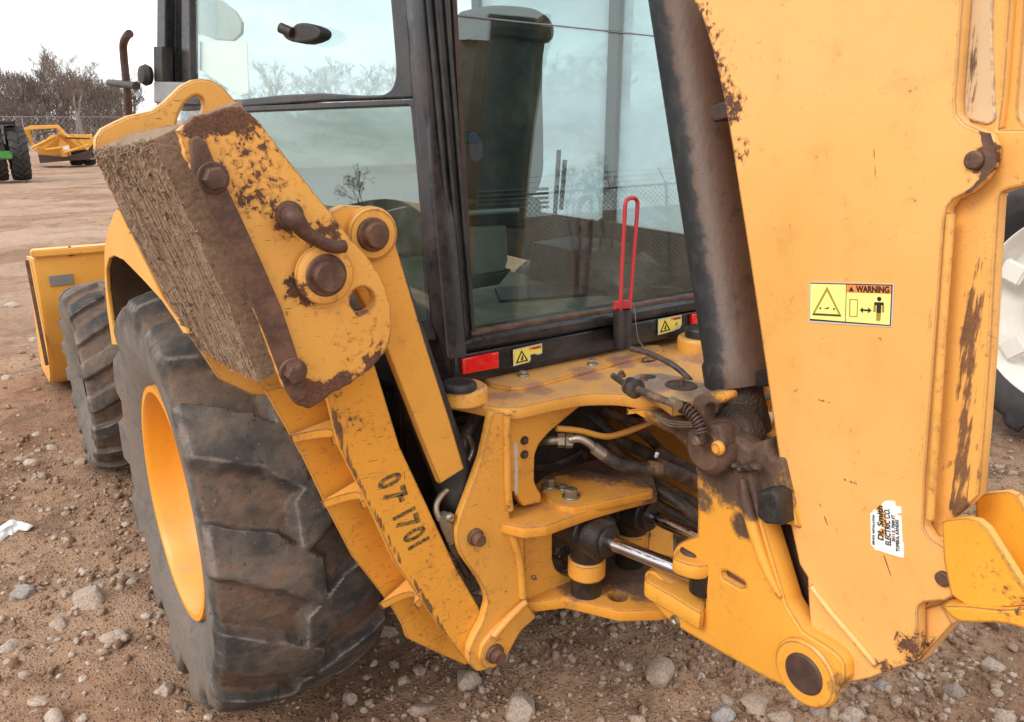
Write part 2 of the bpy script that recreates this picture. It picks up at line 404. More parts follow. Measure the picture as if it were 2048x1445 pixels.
M['bark'] = simple('grey_bark', (.20, .165, .14), .9, 0, .3, 4, .3)
M['twig'] = simple('brown_twigs', (.135, .10, .08), .9, 0, .3, 2, .1)
M['cedar'] = simple('dull_evergreen_foliage', (.055, .055, .03), .9, 0, .5, 1.5, .1)
M['stencil'] = simple('worn_stencil_paint', (.05, .038, .02), .7, 0, .6, 120, .1, .7, dustcol=(.5, .24, .03))
M['yelfar'] = paint('far_yellow_paint', (.72, .34, .04), .5, .35, 0, (), 0, .3, .3)
def glass(name, tint, dirt, ref=1.0, f0=.043):
    g = G(name)
    dt = g.n('ShaderNodeVectorMath', {0: g.nrm, 1: g._pos.outputs['Incoming']}, operation='DOT_PRODUCT').outputs['Value']
    fr = g.ma('POWER', g.ma('SUBTRACT', 1.0, g.ma('ABSOLUTE', dt), clamp=True), 5.0)
    fac = g.ma('MULTIPLY', g.ma('MULTIPLY_ADD', fr, 1-f0, f0), ref, clamp=True)
    tr = g.n('ShaderNodeBsdfTransparent', {'Color': tint}).outputs[0]
    gl = g.n('ShaderNodeBsdfGlossy', {'Color': (.95, 1, .97), 'Roughness': .0}).outputs[0]
    bmp = g.n('ShaderNodeBump', {'Height': g.noise(1.6, 0), 'Strength': .03, 'Distance': .02}).outputs[0]
    g.t.links.new(bmp, gl.node.inputs['Normal'])
    m1 = g.n('ShaderNodeMixShader', {0: fac, 1: tr, 2: gl}).outputs[0]
    n1 = g.noise(5, 6, .65); n2 = g.noise(60, 4, .6); st = g.noise(1, 4, .6, .6, g.map((18, 18, 3)))
    d = g.ma('ADD', g.ma('MULTIPLY', g.mr(n1, .45, .75), dirt), g.ma('MULTIPLY', g.mr(n2, .66, .74), dirt*1.2))
    d = g.ma('ADD', d, g.ma('MULTIPLY', g.mr(st, .5, .75), dirt*.8))
    d = g.ma('ADD', d, dirt*.25)
    df = g.n('ShaderNodeBsdfDiffuse', {'Color': (.42, .42, .37)}).outputs[0]
    m2 = g.n('ShaderNodeMixShader', {0: d, 1: m1, 2: df}).outputs[0]
    g.t.links.new(m2, g.out.inputs['Surface']); return g.m
M['glass'] = glass('tinted_cab_glass', (.78, .88, .86), .03, 1.0, .075)
M['glass2'] = glass('clear_cab_glass', (.91, .96, .94), .045, 1.0, .05)
M['glass3'] = glass('dusty_mirroring_cab_glass', (.52, .64, .60), .09, 1.0, .16)
def dustpane(lo=.40, hi=.85):
    g = G('backlit_dusty_glass'); tr = g.n('ShaderNodeBsdfTransparent', {'Color': (.80, .88, .90)}).outputs[0]
    tl = g.n('ShaderNodeBsdfTranslucent', {'Color': (.80, .87, .93)}).outputs[0]; n1 = g.noise(1, 5, .6, .6, g.map((1.2, 1.6, 5)))
    m_ = g.n('ShaderNodeMixShader', {0: g.mr(n1, .35, .65, lo, hi), 1: tr, 2: tl}).outputs[0]; g.t.links.new(m_, g.out.inputs['Surface']); return g.m
M['dustpane'] = dustpane(); M['dustpane2'] = dustpane(.12, .38)
def rubber():
    g = G('worn_tyre_rubber'); a = g.noise(3.2, 4, .6); b = g.noise(17, 6, .62, .3); c = g.noise(130, 4, .6)
    col = g.mix(g.mr(a, .35, .65), (.040, .037, .035), (.088, .080, .073))
    col = g.mix(g.ma('MULTIPLY', g.mr(g.ma('ADD', a, g.ma('MULTIPLY', b, .5)), .55, .92), .8), col, (.185, .134, .102))
    lg = g.n('ShaderNodeAttribute', attribute_name='lug').outputs['Fac']
    col = g.mix(g.ma('MULTIPLY', g.mr(lg, .55, .05), g.mr(b, .3, .6, .35, .95)), col, g.mix(b, (.085, .055, .038), (.17, .105, .07)))
    edge_ = g.ma('MULTIPLY', g.mr(lg, .75, .9), g.mr(lg, 1.0, .93))
    col = g.mix(g.ma('MULTIPLY', edge_, g.mr(b, .4, .6, .1, .8)), col, (.24, .19, .16))
    x = g.n('ShaderNodeSeparateXYZ', {'Vector': g.nrm}).outputs['X']
    col = g.mix(g.ma('MULTIPLY', g.mr(g.n('ShaderNodeAttribute', attribute_name='side').outputs['Fac'], .02, .5, 0, .8), g.mr(b, .25, .6, .5, 1)), col, (.165, .142, .122))
    col = g.mix(g.ma('MULTIPLY', g.mr(g.ma('ADD', b, g.ma('MULTIPLY', a, .8)), .98, 1.12), .7), col, (.20, .118, .075))
    col = g.mix(g.mr(c, .66, .74, 0, .5), col, (.17, .14, .12))
    d = g.noise(60, 6, .7, .2)
    col = g.mix(g.mr(d, .60, .68, 0, .7), col, (.19, .15, .12)); col = g.mix(g.mr(d, .42, .34, 0, .6), col, (.022, .021, .02))
    h = g.ma('ADD', g.ma('MULTIPLY', d, .7), g.ma('MULTIPLY', c, .3))
    return g.bsdf(col, .78, 0, h, .7, .005, .3)
M['rubber'] = rubber()
M['darkrubber'] = simple('far_tyre_rubber', (.022, .022, .024), .7, 0, .3, 6, .2, .35, dustcol=(.09, .07, .055))
def laminate():
    g = G('laminated_belt_rubber'); a = g.noise(9, 5, .6); b = g.noise(95, 6, .75, .5); f_ = g.noise(1, 4, .6, 1.5, g.map((30, 260, 60)))
    col = g.mix(g.mr(f_, .30, .70), (.30, .20, .132), (.43, .30, .205))
    col = g.mix(g.ma('MULTIPLY', g.mr(a, .45, .7), .55), col, (.22, .142, .092))
    col = g.mix(g.mr(b, .58, .70, 0, .8), col, (.50, .40, .30))
    col = g.mix(g.mr(b, .42, .34, 0, .8), col, (.10, .064, .042))
    return g.bsdf(col, .92, 0, g.ma('ADD', g.ma('MULTIPLY', b, 1.4), g.ma('MULTIPLY', f_, .5)), .9, .006, .2)
M['lam'] = laminate()
M['fray'] = simple('frayed_cord', (.46, .35, .26), .9, 0, .3, 50, .2)
def ground():
    g = G('muddy_gravel'); p = g.pos
    a = g.noise(.55, 4, .6); b = g.noise(4, 6, .65, .4); c = g.noise(34, 6, .7); d = g.noise(150, 4, .6)
    col = g.mix(g.mr(a, .36, .64), (.262, .143, .084), (.385, .243, .153))
    col = g.mix(g.ma('MULTIPLY', g.mr(b, .45, .66), .75), col, (.145, .080, .046))
    far = g.noise(1, 5, .6, .5, g.map((.22, .45, 1), (0, 0, .9)))
    sp = g.n('ShaderNodeSeparateXYZ', {'Vector': p}).outputs['Y']
    col = g.mix(g.ma('MULTIPLY', g.mr(far, .4, .62), g.mr(sp, 3., 10., 0, .75)), col, (.46, .315, .225))
    col = g.mix(g.ma('MULTIPLY', g.mr(g.noise(1, 5, .6, .5, g.map((.5, 1.1, 1), (0, 0, .8))), .52, .66), g.mr(sp, 2., 7., 0, .6)), col, (.20, .095, .055))
    col = g.mix(g.mr(c, .58, .68, 0, .8), col, (.42, .315, .235))
    col = g.mix(g.mr(c, .44, .34, 0, .7), col, (.10, .056, .034))
    v = g.n('ShaderNodeTexVoronoi', {'Vector': p, 'Scale': 70.}); 
    col = g.mix(g.ma('MULTIPLY', g.mr(v.outputs['Distance'], .34, .26), g.mr(g.noise(7, 3), .5, .62, 0, .8)), col, (.46, .38, .31))
    h = g.ma('ADD', g.ma('MULTIPLY', c, .7), g.ma('MULTIPLY', d, .3)); h = g.ma('ADD', h, g.mr(v.outputs['Distance'], .45, .1, 0, .5))
    return g.bsdf(col, .9, 0, h, .9, .02, .25)
M['ground'] = ground()
def stone(name, base):
    g = G(name); oi = g.n('ShaderNodeObjectInfo').outputs['Random']
    a = g.noise(22, 5, .65); b = g.noise(120, 5, .65)
    col = g.mix(a, tuple(c*.62 for c in base), tuple(c*1.2 for c in base))
    col = g.mix(g.mr(oi, 0, 1, 0, .75, False), col, (.30, .205, .145))
    col = g.mix(g.ma('MULTIPLY', g.mr(b, .45, .62), .55), col, (.20, .12, .078))
    return g.bsdf(col, .88, 0, g.ma('ADD', a, b), .6, .008, .25)
def gravelmat():
    g = G('mixed_gravel'); v = g.n('ShaderNodeTexVoronoi', {'Vector': g.pos, 'Scale': 38.}).outputs['Color']; r_ = g.n('ShaderNodeSeparateXYZ', {'Vector': v}).outputs['X']; b = g.noise(140, 5, .65)
    col = g.mix(g.mr(r_, .15, .95), (.20, .115, .07), (.47, .365, .28)); col = g.mix(g.ma('MULTIPLY', g.mr(b, .42, .62), .6), col, (.21, .122, .075))
    return g.bsdf(col, .9, 0, b, .6, .006, .2)
M['gravel'] = gravelmat()
M['stone'] = stone('dusty_limestone', (.56, .47, .39)); M['stonegrey'] = stone('grey_stone', (.33, .31, .30))

# ================================================================== GROUND
TRACKS = []
def gh(x, y):
    """ground height"""
    d = np.hypot(x+.2, y)
    amp = sstep(.2, 3.0, np.hypot((x+.9), (y-.9)*.55))
    z = .05*fbm(x*.9, y*.9, 3, 3)*amp+.035*fbm(x*3.1, y*3.1, 4, 11)*(.35+.65*amp)+.022*fbm(x*11, y*11, 4, 23)
    z = z+.11*fbm(x*.75, y*.95+.3*x, 4, 51)*sstep(3.5, 8, y+.15*x)*(1-sstep(60, 120, d))
    return z-.012
NU = 560
a = np.linspace(-1, 1, NU); wv = 4.6*a+2200*np.sign(a)*np.abs(a)**17
gx, gy = np.meshgrid(wv-.1, wv+.35, indexing='ij')
gz = gh(gx, gy)+.020*np.maximum(fbm(gx*24, gy*24, 3, 77), -.1)
me = bpy.data.meshes.new('ground')
co = np.stack([gx, gy, gz], -1).reshape(-1, 3)
ii = np.arange(NU*NU).reshape(NU, NU); q = np.stack([ii[:-1, :-1], ii[1:, :-1], ii[1:, 1:], ii[:-1, 1:]], -1).reshape(-1, 4)
def np_mesh(co, q):
    m_ = bpy.data.meshes.new('m'); n_ = len(q); k_ = q.shape[1]
    m_.vertices.add(len(co)); m_.vertices.foreach_set('co', np.ascontiguousarray(co, dtype=np.float32).ravel())
    m_.loops.add(n_*k_); m_.loops.foreach_set('vertex_index', np.ascontiguousarray(q, dtype=np.int32).ravel())
    m_.polygons.add(n_); m_.polygons.foreach_set('loop_start', np.arange(0, n_*k_, k_, dtype=np.int32))
    m_.update(calc_edges=True); m_.validate(); return m_
bpy.data.meshes.remove(me); me = np_mesh(co, q)
g_ = link('ground', me, M['ground'], sm=0, recenter=False); me.polygons.foreach_set('use_smooth', [True]*len(me.polygons))
tag(g_, 'reddish brown muddy ground scattered with gravel', kind='structure')
def gz1(x, y): return float(gh(np.array([x]), np.array([y]))[0])

# ------------------------------------------------------------------ stones
def stone_mesh(seed, sub=2):
    bm = bmesh.new(); bmesh.ops.create_icosphere(bm, subdivisions=sub, radius=1)
    r = np.random.default_rng(seed); pl = [(r.normal(size=3), r.uniform(.55, .9)) for _ in range(7)]
    pl = [(n_/np.linalg.norm(n_), d_) for n_, d_ in pl]; ax = (r.uniform(.8, 1.25), r.uniform(.7, 1), r.uniform(.5, .75))
    for v in bm.verts:
        p = V3(v.co)
        for n_, d_ in pl:
            e = p@n_-d_
            if e > 0: p = p-n_*e*.92
        p = p*(1+.16*(vn2(np.array([p[0]*2.1+seed]), np.array([p[1]*2.1+p[2]*1.7]), seed)[0]-.5)+r.normal(0, .02))
        v.co = Vector(p*ax)
    m_ = bpy.data.meshes.new('stone'); bm.to_mesh(m_); bm.free(); smooth(m_, 34); return m_
SM = [stone_mesh(100+i, 2) for i in range(10)]; SB = [stone_mesh(200+i, 3) for i in range(8)]
for m_ in SM: m_.materials.append(M['stone'])
for i, m_ in enumerate(SB): m_.materials.append(M['stonegrey'] if i % 4 == 3 else M['stone'])
def put_stone(x, y, r, me_, label, group):
    o = bpy.data.objects.new('stone', me_); COL.objects.link(o)
    o.location = (x, y, gz1(x, y)+r*random.uniform(-.12, .22)); o.scale = (r, r, r)
    o.rotation_euler = (random.uniform(-.3, .3), random.uniform(-.3, .3), random.uniform(0, 6.28))
    return tag(o, label, 'stone', group)
BIG = [(45, 1183, 27, 3, 'grey rounded stone at the left edge below the white plastic rag'),
 (246, 1150, 22, 0, 'pale squarish stone beside the rear tyre rim, above the split stone'), (262, 1160, 14, 1, 'small pale wedge leaning on the squarish stone by the rear tyre'),
 (180, 1195, 38, 2, 'wide flat buff stone sunk in mud left of the rear tyre'), (228, 1268, 24, 4, 'long cracked buff stone near the lower rear tyre'),
 (246, 1272, 15, 5, 'narrow pale slab beside the cracked buff stone'), (292, 1228, 13, 1, 'bright white pitted stone touching the rear tyre'),
 (75, 1395, 20, 0, 'rounded pale stone in the bottom left corner'), (330, 1375, 17, 2, 'round tan stone in front of the rear tyre bottom'),
 (88, 950, 13, 3, 'whitish stone on bare mud left of the front tyre'), (118, 1245, 18, 4, 'pale blunt stone between the grey stone and the rear tyre'),
 (765, 1262, 34, 5, 'large mud-caked rock in the shadow behind the rear tyre'), (935, 1355, 34, 6, 'flat rough rock under the stabilizer foot pin'),
 (840, 1412, 30, 0, 'low brown rock at the bottom edge left of centre'), (1040, 1412, 44, 2, 'biggest buff rock at the bottom edge below the stabilizer pin'),
 (1320, 1350, 40, 1, 'broad broken rock below the swing casting'), (1510, 1405, 34, 4, 'smooth tan stone at the bottom edge left of the boom foot'),
 (1445, 1425, 30, 3, 'dull grey stone at the bottom edge beside the smooth tan stone'), (1560, 1430, 26, 5, 'pale stone cut by the bottom edge under the boom foot pin'),
 (1765, 1368, 20, 7, 'blue grey stone just right of the boom foot pin'), (1905, 1385, 24, 3, 'grey stone in the gravel below the bucket bracket'),
 (1850, 1300, 22, 1, 'square pale stone below the boom corner'), (1985, 1330, 24, 2, 'tan stone at the right edge below the bucket bracket'),
 (1700, 1430, 24, 6, 'white faced stone at the bottom edge right of the boom foot'), (1455, 1395, 18, 0, 'small oval tan stone above the grey bottom-edge stone'),
 (2010, 1440, 26, 4, 'light stone in the bottom right corner'), (1640, 1420, 22, 7, 'grey shard at the bottom edge below the pin'),
 (700, 1395, 18, 2, 'brown stone just right of the rear tyre bottom'), (20, 1290, 20, 6, 'flat buff stone cut by the left edge'), (110, 1435, 22, 1, 'pale flat stone on the bottom edge at the far left')]
for (px, py, rp_, k, lab) in BIG:
    p = PZ(0).at(px, py); d = np.linalg.norm(p-CAM); put_stone(p[0], p[1], rp_/FPX*d*.95, SB[k], lab, 'larger stones on the ground')
cnt = 0
REG = [((0, 880, 330, 1445), 95), ((330, 1250, 1000, 1445), 50), ((1000, 1230, 1700, 1445), 55), ((1690, 1290, 2048, 1445), 45), ((1970, 890, 2048, 960), 8), ((0, 560, 230, 900), 17)]
for (x0, y0, x1, y1), n_ in REG:
    for k in range(n_):
        px = random.uniform(x0, x1); py = random.uniform(y0, y1); p = PZ(0).at(px, py); d = np.linalg.norm(p-CAM)
        r = random.choice((5, 6, 7, 7, 8, 9, 10, 12, 14))*random.uniform(.8, 1.15)/FPX*d*.8
        put_stone(p[0], p[1], r, SM[cnt % 10], 'small dusty stone half sunk in the brown mud', 'small stones scattered on the mud'); cnt += 1
# finer gravel nobody could count: one mesh
bm = bmesh.new(); bmesh.ops.create_icosphere(bm, subdivisions=1, radius=1); ib = np.array([v.co for v in bm.verts]); bm.verts.index_update()
fb = np.array([[v.index for v in f.verts] for f in bm.faces]); bm.free()
NG = 60000; t = RNG.uniform(0, 1, NG)
ax_ = RNG.uniform(-1, 1, NG); rr = .25+6.5*RNG.uniform(0, 1, NG)**1.6; an = rad(34.6)+RNG.uniform(-.75, .75, NG)
X = CAM[0]+np.sin(an)*(rr+.35); Y = CAM[1]+np.cos(an)*(rr+.35)
cl = fbm(X*1.3, Y*1.3, 3, 91); keep = RNG.uniform(0, 1, NG) < np.clip(.45+3.5*cl, .08, 1); X, Y = X[keep], Y[keep]; n_ = len(X)
S = np.exp(RNG.normal(math.log(.0068), .62, n_)); S = np.clip(S, .0028, .026)
Q = RNG.normal(size=(n_, 4)); Q /= np.linalg.norm(Q, axis=1)[:, None]; w_, x_, y_, z_ = Q.T
Rm = np.stack([1-2*(y_*y_+z_*z_), 2*(x_*y_-z_*w_), 2*(x_*z_+y_*w_), 2*(x_*y_+z_*w_), 1-2*(x_*x_+z_*z_), 2*(y_*z_-x_*w_), 2*(x_*z_-y_*w_), 2*(y_*z_+x_*w_), 1-2*(x_*x_+y_*y_)], -1).reshape(-1, 3, 3)
base = ib[None]*(1+RNG.uniform(-.38, .38, (n_, len(ib), 1)))*np.stack([RNG.uniform(.8, 1.4, n_), RNG.uniform(.7, 1.1, n_), RNG.uniform(.5, .8, n_)], -1)[:, None]
W = np.einsum('nij,nkj->nki', Rm, base)*S[:, None, None]+np.stack([X, Y, gh(X, Y)+S*.12], -1)[:, None]
F_ = (fb[None]+np.arange(n_)[:, None, None]*len(ib)).reshape(-1, 3)
o = link('gravel', np_mesh(W.reshape(-1, 3), F_), M['gravel'], sm=0); tag(o, 'fine loose gravel bedded in the mud', kind='stuff')
# white plastic rag
def crumple(name, c, sx, sy, sz, mat, seed, label, cat):
    n1, n2 = 60, 26; vs_ = []; fs = []
    for i in range(n1):
        for j in range(n2):
            u_ = i/(n1-1)*2-1; a_ = 2*math.pi*j/n2; tp = (1-abs(u_)**3)*.85+.15
            k = .9+.6*(vn2(np.array([u_*4.+seed]), np.array([math.cos(a_)*1.6+math.sin(a_)*2.1]), seed)[0]-.5)+.28*(vn2(np.array([u_*11.]), np.array([math.cos(a_)*3+5]), seed+4)[0]-.5)
            vs_.append((c[0]+u_*sx, c[1]+math.cos(a_)*sy*tp*k+.02*math.sin(u_*5), c[2]+max(-.2, math.sin(a_))*sz*tp*k))
    for i in range(n1-1):
        for j in range(n2): fs.append((i*n2+j, i*n2+(j+1) % n2, (i+1)*n2+(j+1) % n2, (i+1)*n2+j))
    fs.append(tuple(range(n2))); fs.append(tuple((n1-1)*n2+k for k in range(n2)))
    return tag(link(name, mesh(vs_, fs), mat, None, sm=60), label, cat)
p = PZ(0).at(22, 1058); crumple('plastic_rag', (p[0]-.02, p[1], gz1(p[0], p[1])+.008), .105, .05, .03, M['paper'], 3, 'crumpled white plastic rag lying on the mud at the left edge', 'litter')

# ================================================================== BACKHOE LOADER
root = empty('backhoe_loader', (-.15, 0, 0), 'worn yellow backhoe loader with a black framed cab, seen from behind', 'backhoe loader')
YF = -.82
def PXB(x): return PX(x+.11)
def P_y(px, py, y): return PY(y).at(px, py)
def P_x(px, py, x): return PX(x).at(px, py)
def P_xb(px, py, x): return PX(x+.11).at(px, py)
pad_patch = [(P_y(*a, -.87), r, s) for a, r, s in (((480, 225), .06, .22), ((395, 245), .05, .24), ((440, 225), .05, .18), ((640, 805), .07, .26), ((700, 775), .05, .24), ((590, 800), .07, .25), ((672, 790), .05, .2), ((580, 445), .05, .2), ((655, 470), .045, .22), ((620, 500), .03, .15), ((600, 575), .045, .24), ((625, 600), .03, .2), ((500, 330), .10, .10), ((530, 400), .08, .06), ((725, 610), .034, .24), ((720, 690), .10, .07), ((750, 730), .04, .2))]
M['pad'] = paint('chipped_yellow_paint', (.72, .345, .06), chips=.22, edge=.30, patches=pad_patch, scratch=1., grime=.3)
M['leg'] = paint('scratched_yellow_paint', (.69, .31, .042), chips=.18, edge=.42, scratch=1.0, grime=.45, patches=[(P_y(700, 830, -.79), .16, .07), (P_y(800, 920, -.79), .1, .08)])
lsg = [(P_y(*a, -.79), P_y(*b, -.79), w__, s_) for a, b, w__, s_ in (((664, 820), (700, 930), .020, .30), ((700, 930), (800, 1120), .014, .28), ((800, 1120), (900, 1280), .014, .30), ((780, 900), (850, 1030), .012, .2), ((845, 1100), (900, 1240), .012, .22), ((700, 840), (745, 800), .02, .2))]
M['leg'] = paint('scratched_yellow_paint', (.72, .31, .032), chips=.18, edge=.42, scratch=1.0, grime=.45, patches=[(P_y(700, 830, -.79), .16, .07)], segs=lsg)
M['link'] = paint('link_yellow_paint', chips=.10, edge=.36, scratch=.45, grime=.25)
M['frame'] = paint('frame_yellow_paint', (.69, .315, .045), chips=.14, edge=.36, scratch=.6, grime=.4, dust=.45)
M['deck'] = paint('dusty_deck_paint', (.73, .34, .055), chips=.18, edge=.34, scratch=.4, grime=.45, dust=.6, mud=[(PZ(1.085).at(*a), r, s) for a, r, s in (((1010, 790), .08, .42), ((1080, 782), .07, .45), ((1170, 752), .09, .5), ((1240, 730), .08, .52), ((1320, 725), .10, .5), ((1400, 720), .09, .45), ((1300, 770), .10, .45), ((960, 770), .05, .45))], mudcol=(.17, .085, .055))
fm = [(PZ(.74).at(*a), r, s) for a, r, s in (((1170, 965), .20, .62), ((1240, 975), .2, .66), ((1290, 980), .2, .66), ((1110, 975), .12, .5))]+[(PZ(.5).at(*a), r, s) for a, r, s in (((1200, 1150), .2, .58), ((1290, 1170), .18, .62), ((1150, 1185), .10, .5))]
M['shelf'] = paint('greasy_yellow_paint', (.70, .29, .03), chips=.2, edge=.25, scratch=.2, grime=.5, dust=.25, mud=fm)
cm = [(P_xb(*a, -.29), r, s) for a, r, s in (((1455, 900), .20, .85), ((1500, 980), .11, .68), ((1400, 850), .2, .75), ((1485, 1050), .06, .6), ((1330, 850), .12, .55), ((1430, 960), .07, .58), ((1560, 960), .12, .5), ((1405, 1000), .06, .5), ((1680, 1370), .05, .45))]
M['cast'] = paint('greased_casting_paint', (.76, .34, .04), chips=.08, edge=.34, scratch=.4, grime=.35, dust=.2, mud=cm, mudcol=(.06, .034, .022))
bp = [(P_xb(*a, -.26), r, s) for a, r, s in (((1400, 30), .06, .16), ((1415, 90), .06, .16), ((1440, 150), .06, .17), ((1460, 215), .07, .175), ((1480, 300), .05, .16), ((1830, 1300), .06, .22), ((1780, 1340), .04, .2), ((1985, 320), .05, .3), ((1700, 1000), .1, .02))]
bsg = [(P_xb(*a, -.26), P_xb(*b, -.26), w__, s_) for a, b, w__, s_ in (((1840, 720), (1846, 900), .010, .2), ((1768, 1112), (1786, 1165), .003, .34), ((1636, 800), (1660, 806), .004, .3), ((1690, 960), (1712, 968), .006, .28), ((1560, 120), (1600, 132), .003, .24), ((1748, 300), (1752, 380), .003, .26), ((1868, 440), (1860, 660), .012, .22), ((1640, 1010), (1655, 1050), .004, .28), ((1820, 1230), (1780, 1290), .006, .25))]
M['boom'] = paint('boom_yellow_paint', (.765, .39, .10), .34, chips=-.06, edge=.38, patches=bp, scratch=.35, grime=.22, dust=.15, segs=bsg)
sp_ = []
sg_ = [(P_xb(*a, -.225), P_xb(*b, -.225), w__, s_) for a, b, w__, s_ in (((1952, 460), (1944, 600), .030, .25), ((1944, 590), (1930, 800), .040, .31), ((1932, 790), (1918, 1030), .034, .34), ((1885, 938), (1958, 892), .016, .28), ((1960, 520), (1950, 700), .02, .25), ((1906, 960), (1912, 1020), .012, .3), ((1955, 20), (1945, 220), .022, .28), ((1962, 900), (1958, 985), .012, .25))]
M['stick'] = paint('rubbed_yellow_paint', (.74, .36, .075), .45, chips=.04, edge=.3, patches=sp_, scratch=.7, grime=.4, dust=.1, streak=0, segs=sg_)
M['stickpale'] = paint('rubbed_pale_paint', (.58, .40, .20), .45, chips=.03, edge=.2, scratch=.8, grime=.4, dust=.1, streak=0, segs=sg_)
M['rim'] = paint('rim_yellow_paint', (.78, .31, .02), .4, chips=-.1, edge=.1, scratch=.2, grime=.15)
M['body'] = paint('body_yellow_paint', (.78, .39, .07), .38, chips=-.1, edge=.1, scratch=.15, grime=.1, dust=.2)
M['bracket'] = paint('bracket_yellow_paint', (.76, .34, .03), .42, chips=.05, edge=.45, scratch=.3, grime=.15, dust=.15, patches=[(P_xb(1990, 1195, -.34), .12, .2), (P_xb(1960, 1200, -.34), .07, .2)])
M['lowyel'] = paint('worn_hub_paint', (.72, .32, .04), .5, chips=.25, edge=.3, scratch=.1, grime=.4)

# ------------------------------------------------------------------ tyres
def tyre_mesh(R, W, rr_, N, lh, duty=.45, skew=.55, over=.18, NT=640, crown=.035, wear=.15, seed=1):
    wt = W/2*.97
    prof = []                                     # (x, r, lateral l, lug weight)
    for t in np.linspace(0, 1, 14)[:-1]:          # bead to shoulder
        r = rr_+(R-lh-.045-rr_)*t; x = W/2*(.74+.28*math.sin(math.pi*min(1, t*1.02)**.75*.60))
        prof.append((-x, r, -1.0-.5*(1-t), sstep(.62, .97, t)))
    nT = 58
    for l in np.linspace(-1, 1, nT): prof.append((l*wt, R-lh-crown*abs(l)**2.6, l, 1.0))
    prof += [(-x, r, -l, w2) for (x, r, l, w2) in prof[:13][::-1]]
    P = np.array(prof); th = np.linspace(0, 2*math.pi, NT, endpoint=False)
    T, L = np.meshgrid(th, P[:, 2], indexing='ij'); xx = np.broadcast_to(P[:, 0], T.shape); r0 = np.broadcast_to(P[:, 1], T.shape); wl = np.broadcast_to(P[:, 3], T.shape)
    Lc = np.clip(L, -1.15, 1.15)
    def side(s, ph):
        l = Lc*s                                 # own shoulder at l=-1
        kink = skew*(l+.4)*np.where(l > -.3, 1.0, .55)
        f = np.mod(T*N/(2*math.pi)+ph-kink*1.0+.10*fbm(T*9+s*5, L*2.2, 3, seed+2), 1.0); e = .07
        e = .035; a_ = sstep(0, e, f)*(1-sstep(duty-.03, duty+.11, f)); return a_*(1-sstep(over-.06, over+.06, l))
    lug = np.maximum(side(1, 0), side(-1, .5))
    wn = fbm(T*14, L*4, 4, seed)
    h = lh*lug*wl*(1-wear*(.5+wn))+.006*wn*wl+.004*fbm(T*40, L*12, 3, seed+9)*wl
    r = r0+h; xx = xx+np.sign(xx)*lug*(wl < 1)*wl*.012
    Yc = np.cos(T)*r; Zc = np.sin(T)*r
    flat = -(R-.012); squ = np.clip((flat+.10-Zc)/.10, 0, 1)*(np.abs(L) > .8); xx = xx+np.sign(xx)*squ*.012
    Zc = np.maximum(Zc, flat)
    co = np.stack([xx, Yc, Zc], -1); n = P.shape[0]
    ii = np.arange(NT*n).reshape(NT, n); i2 = np.roll(ii, -1, axis=0)
    q = np.stack([ii[:, :-1], i2[:, :-1], i2[:, 1:], ii[:, 1:]], -1).reshape(-1, 4)
    m_ = np_mesh(co.reshape(-1, 3), q); at_ = m_.attributes.new('lug', 'FLOAT', 'POINT'); at_.data.foreach_set('value', np.where(wl >= .99, lug, .8).astype(np.float32).ravel()); a2_ = m_.attributes.new('side', 'FLOAT', 'POINT'); a2_.data.foreach_set('value', (1-np.clip(wl, 0, 1)).astype(np.float32).ravel()); return m_
def wheel(name, c, R, W, rr_, N, lh, mt, mr_, parent, label=None, sgn=-1, dish=0, **k):
    """rim is the part, tyre its sub-part; sgn: outer side in x"""
    pr = [(rr_+.012, W*.33), (rr_+.022, W*.36), (rr_+.020, W*.395), (rr_+.002, W*.395), (rr_-.012, W*.36), (rr_-.018, W*.26), (rr_-.04, W*.18), (rr_-.06, W*.05), (rr_*.62, W*.02), (rr_*.52, -W*.02), (rr_*.38, W*.06), (rr_*.30, W*.12), (.02, W*.12)]
    pr = [(a_, b_-W*dish) for a_, b_ in pr]
    back = [(rr_+.012, -W*.30)]
    vs_, fs = lathe_data(back+pr, c, (sgn, 0, 0), 72)
    rim = link(name, mesh(vs_, fs), mr_, parent, label)
    me_ = tyre_mesh(R, W, rr_, N, lh, **k)
    co = np.empty(len(me_.vertices)*3); me_.vertices.foreach_get('co', co); co = co.reshape(-1, 3)+V3(c); me_.vertices.foreach_set('co', co.ravel()); me_.update()
    link('tyre', me_, mt, rim, sm=50)
    for i in range(8):
        t_ = i*math.pi/4; cc = V3(c)+V3([sgn*W*.03, math.cos(t_)*rr_*.45, math.sin(t_)*rr_*.45]); o_ = bolt(cc, (sgn, 0, 0), .014, .02, M['rust'], rim, name='wheel_nut')
    return rim
wheel('rear_wheel', (-.91, .05, .648), .655, .455, .338, 13, .046, M['rubber'], M['rim'], root, 'left rear wheel with worn muddy tread', duty=.5, skew=.58, over=.15, seed=3, NT=1200, dish=-.055)
wheel('rear_wheel', (.605, 0, .655), .66, .47, .315, 13, .034, M['rubber'], M['rim'], root, 'right rear wheel', sgn=1, duty=.5, skew=.42, over=.25, seed=5, NT=320)
wheel('front_wheel', (-.965, 2.1, .485), .49, .33, .235, 17, .026, M['rubber'], M['rim'], root, 'left front wheel with grey lugged tread', duty=.46, skew=-.75, over=.05, seed=7, dish=.22)
wheel('front_wheel', (.625, 2.1, .485), .49, .33, .235, 17, .026, M['rubber'], M['rim'], root, 'right front wheel', sgn=1, duty=.46, skew=-.75, over=.05, NT=320)
lathe('rear_axle', [(.09, -.62), (.12, -.3), (.2, -.12), (.2, .12), (.12, .3), (.09, .62)], (-.15, 0, .655), (1, 0, 0), M['oily'], root)
lathe('front_axle', [(.07, -.62), (.09, -.2), (.09, .2), (.07, .62)], (-.15, 2.1, .485), (1, 0, 0), M['oily'], root)
